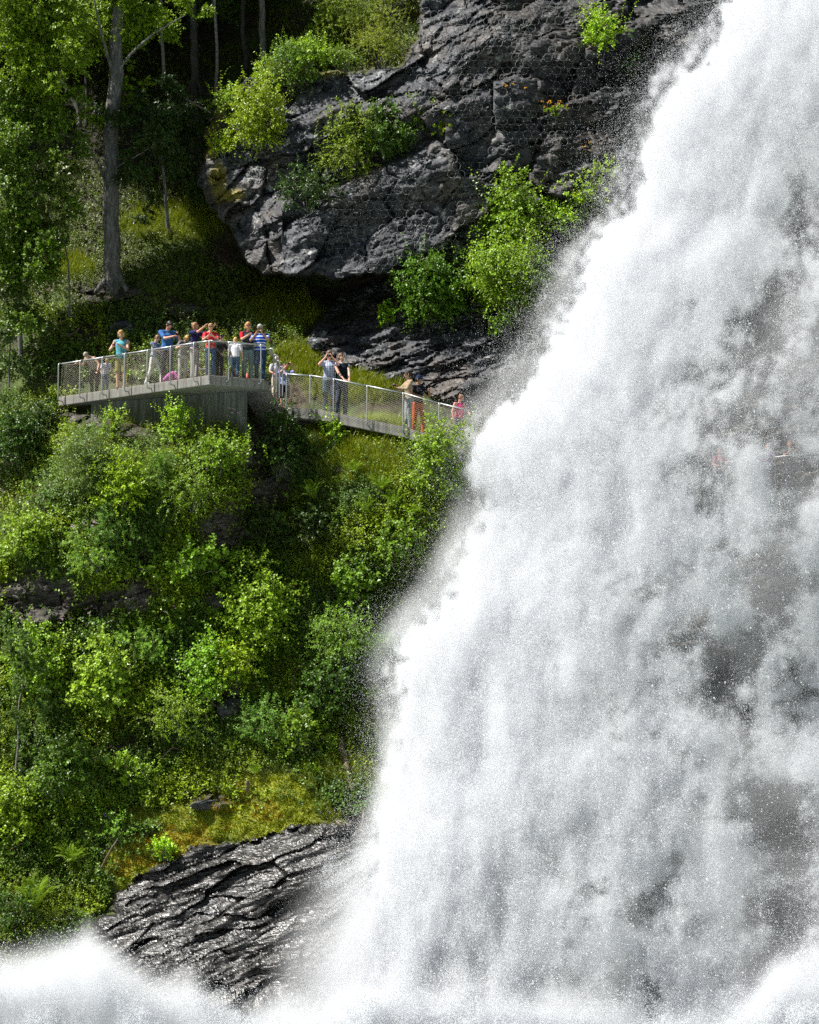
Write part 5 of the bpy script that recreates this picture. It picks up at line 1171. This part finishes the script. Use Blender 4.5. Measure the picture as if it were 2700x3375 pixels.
for k, (a, b, lab) in enumerate((((610, 2480), (520, 2520), 'thin bare twig on the slope above the grass'), ((960, 2280), (1030, 2200), 'thin pale twig standing in the lower bushes'), ((760, 2390), (690, 2330), 'thin grey twig crossing the lower bushes'), ((850, 2400), (930, 2440), 'thin twig right of the pale stone'), ((1230, 2230), (1240, 2090), 'forked bare twig near the spray'), ((1270, 2800), (1050, 2830), 'long thin reddish root on the wet rock'))):
    p0, p1 = g3(*a, .1), g3(*b, .5); wood(lab, [p0, lerp(p0, p1, .4) + rng.normal(size=3) * .12, lerp(p0, p1, .75) + rng.normal(size=3) * .1, p1], .016, .006, 'twig', 'twig')
def stone(label, px, py, s, mat='cliff', sq=(1, .8, .6), Y=None):
    bm = bmesh.new(); bmesh.ops.create_icosphere(bm, subdivisions=4, radius=1.0); V = np.array([v.co[:] for v in bm.verts]); F = np.array([[v.index for v in f.verts] for f in bm.faces]); bm.free()
    n = fbm(V * 1.1 + px, 4); q = n * 4; V = V * (1 + .5 * (np.floor(q) + sstep(.3, .7, q - np.floor(q)))[:, None] / 4 + .08 * fbm(V * 4, 3)[:, None]) * sq * s
    o = link('boulder', np_mesh('boulder', V, F, [M[mat]])); o.location = tuple(ground(px, py) + np.array([0, .32 * s, -.05])); o.rotation_euler = (rng.normal() * .2, rng.normal() * .2, rng.random() * 6); tag(o, label, 'rock')
stone('dark bluish boulder behind the woman in turquoise', 400, 1085, .55)
stone('pale brown stone on the lower slope between bushes', 760, 2330, .55, sq=(1, .7, .6)); stone('grey weathered stump-like stone in the middle of the slope', 712, 1985, .34, sq=(.8, .8, 1))
stone('flat grey stone at the top edge of the moss', 690, 2650, .42, sq=(1.3, .7, .3)); stone('dark wet boulder below the hanging roots', 1090, 2745, .42, 'wet', (1.2, .8, .6)); stone('dark wet boulder left of the one below the roots', 1010, 2735, .26, 'wet'); stone('wet boulder at the spray edge under the log', 1270, 2690, .5, 'wet', (1, .8, .9))
stone('small pale stone on the sunlit slope under the ramp', 1215, 1500, .12, sq=(1, .7, .5))
# ---- rockfall ring nets on the cliff
def ring_net(label, poly, dx, rr, r_w):
    o = empty('rockfall_net', tuple(at(*np.mean(poly, 0), float(lookup(YT, *np.mean(poly, 0)))))); tag(o, label, 'net', 'ring nets on the cliff'); base = np.array(o.location)
    P = np.array(poly, float); x0, y0 = P.min(0); x1, y1 = P.max(0); dy = dx * .866
    C = [(x0 + i * dx + (j % 2) * dx / 2, y0 + j * dy) for j in range(int((y1 - y0) / dy) + 1) for i in range(int((x1 - x0) / dx) + 1)]
    C = np.array(C); C = C + 3.0 * fbm(np.c_[C / 60, C[:, :1] * 0], 2)[:, None]; C = C[poly_dist(poly, C[:, 0], C[:, 1]) > 0]
    a = np.linspace(0, 2 * math.pi, 15)[:-1]; allV, allF, n = [], [], 0; cl = MB()
    fade = fbm(np.c_[C / 110, C[:, :1] * 0 + 3], 3); C = C[(fade > -.22) & (rng.random(len(C)) < .95)]; rr0 = rr
    for cx, cy_ in C:
        rr = rr0 * rng.uniform(.90, 1.06); cx, cy_ = cx + rng.normal() * 1.3, cy_ + rng.normal() * 1.3
        qx, qy = cx + np.cos(a) * rr, cy_ + np.sin(a) * rr
        Yr = lookup(YT, qx, qy); Yr = np.minimum(Yr, np.percentile(Yr, 35) + .03) - .05; ring = at(qx, qy, Yr) - base
        T = unit(np.roll(ring, -1, 0) - np.roll(ring, 1, 0)); U = np.array([0, -1.0, 0]) - T[:, 1:2] * -1 * T; U = unit(U); W = np.cross(T, U)
        V = np.stack([ring + r_w * (math.cos(b) * U + math.sin(b) * W) for b in (0, 2.094, 4.189)], 1).reshape(-1, 3); k = len(a); i = np.arange(k); i2 = (i + 1) % k
        for j in range(3): allF.append(n + np.stack([i * 3 + j, i2 * 3 + j, i2 * 3 + (j + 1) % 3, i * 3 + (j + 1) % 3], -1))
        allV.append(V); n += len(V)
        for b in (0, 4, 9): 
            if rng.random() < .45: c = ring[b]; cl.tube([c + [-.016, -.02, 0], c + [.016, -.02, 0]], .012, 6)
    link('ring_mesh', np_mesh('ring_mesh', np.concatenate(allV), np.concatenate(allF), [M['netwire']]), o); tag(cl.build('clamp', M['clamp'], o), kind='stuff')
ring_net('steel ring net hung over the upper part of the cliff', [(1380,55),(1600,0),(1900,0),(1960,250),(1900,480),(1700,470),(1500,420),(1420,330),(1320,330),(1330,250),(1390,160)], 27, 13.2, .0085)
ring_net('steel ring net wrapped round the overhang of the cliff', [(1060,700),(1230,620),(1340,560),(1480,470),(1700,480),(1780,700),(1600,800),(1560,880),(1330,880),(1170,910),(1080,830),(1010,760)], 30, 14.6, .0088)
# ------------------------------------------------------------------ the waterfall: droplets
def points_object(name, P, R, mat):
    me = bpy.data.meshes.new(name); me.vertices.add(len(P)); me.vertices.foreach_set('co', np.asarray(P, np.float32).ravel())
    a = me.attributes.new('rad', 'FLOAT', 'POINT'); a.data.foreach_set('value', np.asarray(R, np.float32)); me.materials.append(mat)
    o = link(name, me)
    g = bpy.data.node_groups.new('drops_to_spheres', 'GeometryNodeTree')
    g.interface.new_socket('Geometry', in_out='INPUT', socket_type='NodeSocketGeometry'); g.interface.new_socket('Geometry', in_out='OUTPUT', socket_type='NodeSocketGeometry')
    i, q, n, s, u = (g.nodes.new(k) for k in ('NodeGroupInput', 'GeometryNodeMeshToPoints', 'GeometryNodeInputNamedAttribute', 'GeometryNodeSetMaterial', 'NodeGroupOutput'))
    n.data_type = 'FLOAT'; n.inputs['Name'].default_value = 'rad'; s.inputs['Material'].default_value = mat
    g.links.new(i.outputs[0], q.inputs['Mesh']); g.links.new(n.outputs['Attribute'], q.inputs['Radius']); g.links.new(q.outputs[0], s.inputs['Geometry']); g.links.new(s.outputs[0], u.inputs[0])
    m = o.modifiers.new('drops', 'NODES'); m.node_group = g
    return o
EDGE = np.array([(-190,2560),(0,2425),(90,2350),(180,2285),(330,2175),(430,2130),(520,2090),(620,2055),(700,2045),(820,1905),(960,1865),(1120,1800),(1280,1705),(1360,1600),(1420,1545),(1500,1520),(1555,1515),(1640,1560),(1760,1545),(1900,1480),(1980,1420),(2080,1345),(2200,1300),(2350,1310),(2500,1300),(2650,1270),(2800,1230),(2950,1215),(3080,1190),(3250,1130),(3400,1080)], float)
def xl(py): return np.interp(py, EDGE[:, 0], EDGE[:, 1])
def Yw(px, py):
    return np.interp(py, [-100, 700, 1500, 2300, 3000, 3400], [84.2, 82.0, 79.2, 76.4, 72.9, 71.3]) - 2.6 * np.sin(np.clip((px - xl(py)) / 1800, 0, 1) ** .62 * math.pi) * np.interp(py, [0, 1200, 2600, 3300], [.55, 1, 1, .5]) + 1.0
# thin places where the rock shows through: (px, py, rx, ry, transparency)
HOLES = [(2590,1050,190,300,.75),(2640,700,110,260,.45),(2290,1000,60,90,.38),(2480,1380,260,160,.72),(2620,1280,170,220,.80),(2370,1560,180,130,.72),(2600,1560,180,150,.70),(2260,1240,70,50,.28),
 (2500,1900,150,170,.85),(2250,2060,140,60,.62),(2420,2130,240,90,.75),(2050,1900,70,90,.25),(2380,2330,240,210,.58),(2600,2280,120,300,.55),(2520,2560,160,260,.55),(2200,2420,120,150,.40),(2000,2280,60,90,.15),(1900,2930,110,180,.2),(2280,2700,120,160,.40),(2510,2830,130,260,.66),(2330,3050,230,150,.45),(2450,3180,200,110,.55),(2150,3170,150,100,.25),(2560,1750,160,90,.5)]
def flow(px, py):      # the same value all along one falling strand
    return (px - xl(py)) / (2950 - xl(py) * .75 - 350)
def billow(px, py):
    q = flow(px, py); b0 = fbm(np.stack([q * 7, py / 430, px * 0 + 1.5], -1), 4, .55); b1 = fbm(np.stack([px / 120 + .4 * b0, py / 215, px * 0 + 6.5], -1), 4, .58)
    b2 = fbm(np.stack([q * 42 + b0, py / 330, px * 0 + 11], -1), 3, .6)
    return .50 * b0 + .80 * b1 + .10 * b2
def tau(px, py, P):
    x = px - xl(py); q = flow(px, py)
    low = fbm(np.stack([q * 5.5, py / 520, px * 0 + 2.5], -1), 4, .55); mid = fbm(np.stack([q * 15 + low * 1.2, py / 120, px * 0 + 8], -1), 4, .6); fin = fbm(np.stack([px / 14, py / 20, px * 0 + 5], -1), 3, .65)
    h = np.zeros_like(px)
    for a, b, rx, ry, s in HOLES:
        d = np.hypot((px - a) / rx, (py - b) / ry) + .55 * mid + .35 * low
        h = np.maximum(h, s * .62 * (1 - sstep(.2, 1.35, d)))
    gen = sstep(250, 1100, x) * .42
    dens = np.clip(1 - h - gen * sstep(-.15, .35, -mid - .5 * low), .05, 1)
    t_ = 5.2 * dens ** 2.2 * np.exp(1.7 * fin * (.5 + .5 * (1 - dens)) + .55 * mid * (1.15 - dens))
    am = np.interp(py, [0, 1500, 1900, 2600, 3200], [1, 1, .75, .5, .55]); stk = fbm(np.stack([px / 34 + py / 60, py / 210 - px / 300, px * 0 + 15], -1), 4, .62); edge = sstep(-125 * am, 130 * am, x + am * (60 * mid + 45 * fin + 20 * low + 70 * stk)) ** 1.6
    return t_ * edge * (x > -160)
AREA_PX = 1.0 / 103.0 ** 2
def sample(nmax, x0, x1, y0, y1, fn, coverage_area):
    """Poisson scatter: fn gives the optical depth wanted; coverage_area is one drop's face"""
    n = nmax; px = rng.uniform(x0, x1, n); py = rng.uniform(y0, y1, n)
    t_ = fn(px, py); want = t_ * (x1 - x0) * (y1 - y0) * AREA_PX / coverage_area / n
    k = rng.random(n) < want
    return px[k], py[k]
PX, PY = [], []
# body: coarse drops in depth, fine drops in front
def drops(nmax, r, frac, thick, front, y0=-190, y1=3420, seed=0):
    px, py = sample(nmax, 1080, 2960, y0, y1, lambda a, b: tau(a, b, None) * frac, math.pi * r * r)
    n = len(px); bil = billow(px, py)
    Y = Yw(px, py) - .85 * bil + front + thick * rng.random(n) ** 1.0
    return at(px, py, Y), r * np.exp(rng.normal(size=n) * .3) * .95
P1, R1 = drops(700000, .010, .032, 1.0, -.7)
P2, R2 = drops(7600000, .0054, .20, 1.0, -.6)
P_, R_ = np.concatenate([P1, P2]), np.concatenate([R1, R2])
wf = points_object('waterfall', P_, R_, M['drops']); tag(wf, 'white waterfall of foaming drops plunging past the end of the ramp', 'waterfall', kind='structure')
print('waterfall points', len(P_))
# the dense white water behind the drops
cgx, cgy = np.meshgrid(np.arange(1080, 2980, 7.0), np.arange(-190, 3430, 8.0)); sx, sy = cgx.ravel(), cgy.ravel()
tq = tau(sx, sy, None).reshape(cgx.shape)
for _ in range(3): tq[1:-1, 1:-1] = (tq[:-2, 1:-1] + tq[2:, 1:-1] + tq[1:-1, :-2] + tq[1:-1, 2:] + tq[1:-1, 1:-1]) / 5
bil = billow(sx, sy); b2 = fbm(np.stack([sx / 45, sy / 60, sx * 0 + 3.5], -1), 4, .6)
CP = at(sx, sy, Yw(sx, sy) - .85 * bil + .72 - .26 * np.abs(b2))
ii = np.arange(cgx.size).reshape(cgx.shape); qf = np.stack([ii[:-1, :-1], ii[1:, :-1], ii[1:, 1:], ii[:-1, 1:]], -1).reshape(-1, 4)
km = (.25 * (tq[:-1, :-1] + tq[1:, :-1] + tq[1:, 1:] + tq[:-1, 1:])).ravel() > 3.0
f_ = qf[km]; used, inv = np.unique(f_, return_inverse=True)
core = link('dense_water', np_mesh('dense_water', CP[used], inv.reshape(-1, 4), [M['foam']], smooth=True), wf)
# loose spray along the edges
n = 200000; py = rng.uniform(-40, 3300, n); big = np.interp(py, [0, 200, 600, 800, 1000, 1250, 1450, 1600, 1800, 2000, 2300, 2600, 2900, 3200], [60, 70, 40, 50, 40, 90, 45, 30, 45, 60, 25, 30, 60, 90])
off = rng.exponential(size=n) * big * (.5 + .5 * (fbm(np.stack([py / 60, py * 0, py * 0], -1), 3) + .6)); px = xl(py) + rng.normal(size=n) * 55 - off
k = (rng.random(n) < .75) & (px > 900); px, py = px[k], py[k]; n = len(px)
P3 = at(px, py, Yw(px, py) + rng.normal(size=n) * .7); R3 = .0039 * np.exp(rng.normal(size=n) * .38)
# bright beads in front of the fall
n = 9000; py = rng.uniform(0, 3350, n); px = xl(py) + rng.uniform(-30, 1500, n); P4 = at(px, py, Yw(px, py) - 1.0 - rng.random(n) * .8); R4 = .0105 * np.exp(rng.normal(size=n) * .35)
sp = points_object('spray', np.concatenate([P3, P4]), np.concatenate([R3, R4]), M['drops']); tag(sp, 'loose water drops flying off the edge of the waterfall', 'spray', kind='stuff')
# thin water running over the wet rock at the foot
n = 220000; px = rng.uniform(960, 1300, n); py = rng.uniform(2760, 3330, n); ang = np.arctan2(py - 2700, px - 1420); rad = np.hypot(py - 2700, px - 1420)
f_ = fbm(np.stack([ang * 26, rad / 230, px * 0], -1), 4, .62)
k = rng.random(n) < .85 * sstep(-.25, .55, f_) * sstep(1020, 1270, px + .22 * (py - 2800) + 60 * fbm(np.stack([px / 60, py / 60, px * 0], -1), 3)); px, py = px[k], py[k]
P5 = ground(px, py) - np.c_[px * 0, .05 + .6 * rng.random(len(px)), px * 0]; R5 = .0058 * np.exp(rng.normal(size=len(px)) * .35)
# splash cloud at the foot
BT = np.array([(-300,3150),(-60,3110),(60,3125),(200,3085),(290,3060),(400,3125),(520,3185),(620,3165),(700,3235),(800,3290),(920,3270),(1040,3275),(1150,3215),(1300,3180),(1700,3230),(2100,3290),(2350,3330),(2480,3240),(2560,3130),(2640,3090),(2760,3040),(2960,3100)], float)
def tau_b(px, py):
    d = py - np.interp(px, BT[:, 0], BT[:, 1] + 75); mid = fbm(np.stack([px / 75, py / 75, px * 0 + 4], -1), 4, .6); fin = fbm(np.stack([px / 18, py / 18, px * 0 + 6], -1), 3)
    return 2.3 * sstep(-40, 150, d + 70 * mid + 28 * fin) + .10 * sstep(-150, 0, d)
px, py = sample(2900000, -260, 2960, 2900, 3430, tau_b, math.pi * .008 ** 2); n = len(px)
bil = fbm(np.stack([px / 120, py / 120, px * 0 + 9], -1), 4, .55)
P6 = at(px, py, np.interp(px, [0, 1300, 2700], [72.2, 70.6, 70.6]) - 1.0 * bil - .5 + 1.2 * rng.random(n) + (3150 - py) * .004); R6 = .0077 * np.exp(rng.normal(size=n) * .3)
sp2 = points_object('splash', np.concatenate([P5, P6]), np.concatenate([R5, R6]), M['drops']); tag(sp2, 'white splash boiling up from the foot of the waterfall', 'splash', kind='stuff')
print('splash points', len(P6), 'spray', len(P3))

# ---- drifting mist: one soft volume whose density comes from a field of points
def mist(name, label, fn, x0, x1, y0, y1, Y0, Y1, nx, nz, ny):
    c = at([x0, x1, x0, x1] * 2, [y0, y0, y1, y1] * 2, [Y0] * 4 + [Y1] * 4); lo, hi = c.min(0), c.max(0)
    X, Y, Z = np.meshgrid(np.linspace(lo[0], hi[0], nx), np.linspace(lo[1], hi[1], ny), np.linspace(lo[2], hi[2], nz), indexing='ij')
    dz = Z - ZC; dep = Y * cT + dz * sT; up = dz * cT - Y * sT
    px = 1350 + X / dep * FPX; py = 1687.5 - up / dep * FPX
    D = np.maximum(fn(px, py, Y, np.stack([X, Y, Z], -1)), 0)
    D[[0, -1]] = 0; D[:, [0, -1]] = 0; D[:, :, [0, -1]] = 0
    me = bpy.data.meshes.new(name); V = np.stack([X, Y, Z], -1).reshape(-1, 3); me.vertices.add(len(V)); me.vertices.foreach_set('co', V.astype(np.float32).ravel())
    a = me.attributes.new('thick', 'FLOAT', 'POINT'); a.data.foreach_set('value', D.astype(np.float32).ravel()); me.materials.append(M['mist'])
    o = link(name, me); tag(o, label, 'mist', kind='stuff')
    g = bpy.data.node_groups.new('mist_field', 'GeometryNodeTree'); N, K = g.nodes, g.links
    g.interface.new_socket('Geometry', in_out='INPUT', socket_type='NodeSocketGeometry'); g.interface.new_socket('Geometry', in_out='OUTPUT', socket_type='NodeSocketGeometry')
    gi_, go = N.new('NodeGroupInput'), N.new('NodeGroupOutput'); vc = N.new('GeometryNodeVolumeCube'); si = N.new('GeometryNodeSampleIndex'); na = N.new('GeometryNodeInputNamedAttribute'); sm = N.new('GeometryNodeSetMaterial')
    na.data_type = 'FLOAT'; na.inputs['Name'].default_value = 'thick'; si.data_type = 'FLOAT'; si.domain = 'POINT'; si.clamp = True; sm.inputs['Material'].default_value = M['mist']
    pos = N.new('GeometryNodeInputPosition'); sep = N.new('ShaderNodeSeparateXYZ'); K.new(pos.outputs[0], sep.inputs[0])
    terms = []
    for k, (n_, st) in enumerate(((nx, ny * nz), (ny, nz), (nz, 1))):
        mr = N.new('ShaderNodeMapRange'); mr.inputs[1].default_value = lo[k]; mr.inputs[2].default_value = hi[k]; mr.inputs[3].default_value = 0; mr.inputs[4].default_value = n_ - 1; K.new(sep.outputs[k], mr.inputs[0])
        rd = N.new('ShaderNodeMath'); rd.operation = 'ROUND'; K.new(mr.outputs[0], rd.inputs[0])
        ml = N.new('ShaderNodeMath'); ml.operation = 'MULTIPLY'; ml.inputs[1].default_value = st; K.new(rd.outputs[0], ml.inputs[0]); terms.append(ml.outputs[0])
    s1_ = N.new('ShaderNodeMath'); K.new(terms[0], s1_.inputs[0]); K.new(terms[1], s1_.inputs[1]); s2_ = N.new('ShaderNodeMath'); K.new(s1_.outputs[0], s2_.inputs[0]); K.new(terms[2], s2_.inputs[1])
    K.new(gi_.outputs[0], si.inputs['Geometry']); K.new(na.outputs['Attribute'], si.inputs['Value']); K.new(s2_.outputs[0], si.inputs['Index'])
    K.new(si.outputs[0], vc.inputs['Density']); vc.inputs['Min'].default_value = tuple(lo); vc.inputs['Max'].default_value = tuple(hi)
    vc.inputs['Resolution X'].default_value = nx; vc.inputs['Resolution Y'].default_value = ny; vc.inputs['Resolution Z'].default_value = nz
    K.new(vc.outputs[0], sm.inputs[0]); K.new(sm.outputs[0], go.inputs[0])
    m = o.modifiers.new('mist', 'NODES'); m.node_group = g
    return o
def mist_fn(px, py, Y, P):
    x = px - xl(py); n = fbm(P * [.55, .55, .4] + 4, 4, .55); d = Y - Yw(px, py)
    w = np.interp(py, [0, 900, 1100, 1350, 1500, 1800, 2100, 2500, 2900, 3300], [30, 40, 80, 100, 50, 70, 80, 40, 60, 90])
    a = (1 - sstep(0, 1, np.abs(x + .2 * w) / (1.4 * w))) * np.interp(py, [0, 1000, 1300, 1500, 2000, 3000], [.14, .26, .40, .32, .6, .55]) * np.clip(.6 + 1.6 * n, 0, 2) * (1 - sstep(.3, 1.8, np.abs(d)))
    r = sstep(300, 900, x) * np.clip(.45 + 1.0 * n, 0, 1.5) * .42 * (1 - sstep(.6, 2.2, np.abs(d - .3)))
    b = sstep(-120, 140, py - np.interp(px, BT[:, 0], BT[:, 1] + 110) + 90 * n) * np.clip(1.7 + 1.9 * n, .3, 3.4) * (1 - sstep(.8, 2.2, np.abs(Y - np.interp(px, [0, 1300, 2700], [72.6, 71, 71]))))
    bl_ = billow(px, py); d2 = Y - (Yw(px, py) - 0.85 * bl_); tt = tau(px, py, None)
    cl = .6 * fbm(P * [2.1, 2.1, .50] + 9, 4, .62) + .5 * fbm(np.stack([flow(px, py) * 34, P[..., 1] * .8, py / 260], -1), 3, .6); c = 2.0 * sstep(1.2, 4.2, tt) * np.clip(.7 + 1.2 * cl, .08, 1.5) * sstep(-.75 + .5 * cl, -.1, d2) * (1 - sstep(.5, .9, d2))
    c0 = sstep(0, 160, x) * np.clip(.35 + 1.3 * n, 0, 1.6) * .25 * (1 - sstep(.0, 1.0, np.abs(d + .55)))
    w_ = .9 * sstep(930, 1260, px + .25 * (py - 2900)) * sstep(2760, 2980, py) * np.clip(.5 + 1.2 * n, 0, 1.3) * (1 - sstep(.2, 1.6, np.abs(Y - np.interp(py, [2750, 3200], [75.3, 73.0])))) * (px < 1400)
    return a + r + b + c + w_
mist('mist', 'soft white mist drifting round the foot and edge of the waterfall', mist_fn, -80, 2780, -40, 3420, 69.6, 85.0, 150, 190, 48)
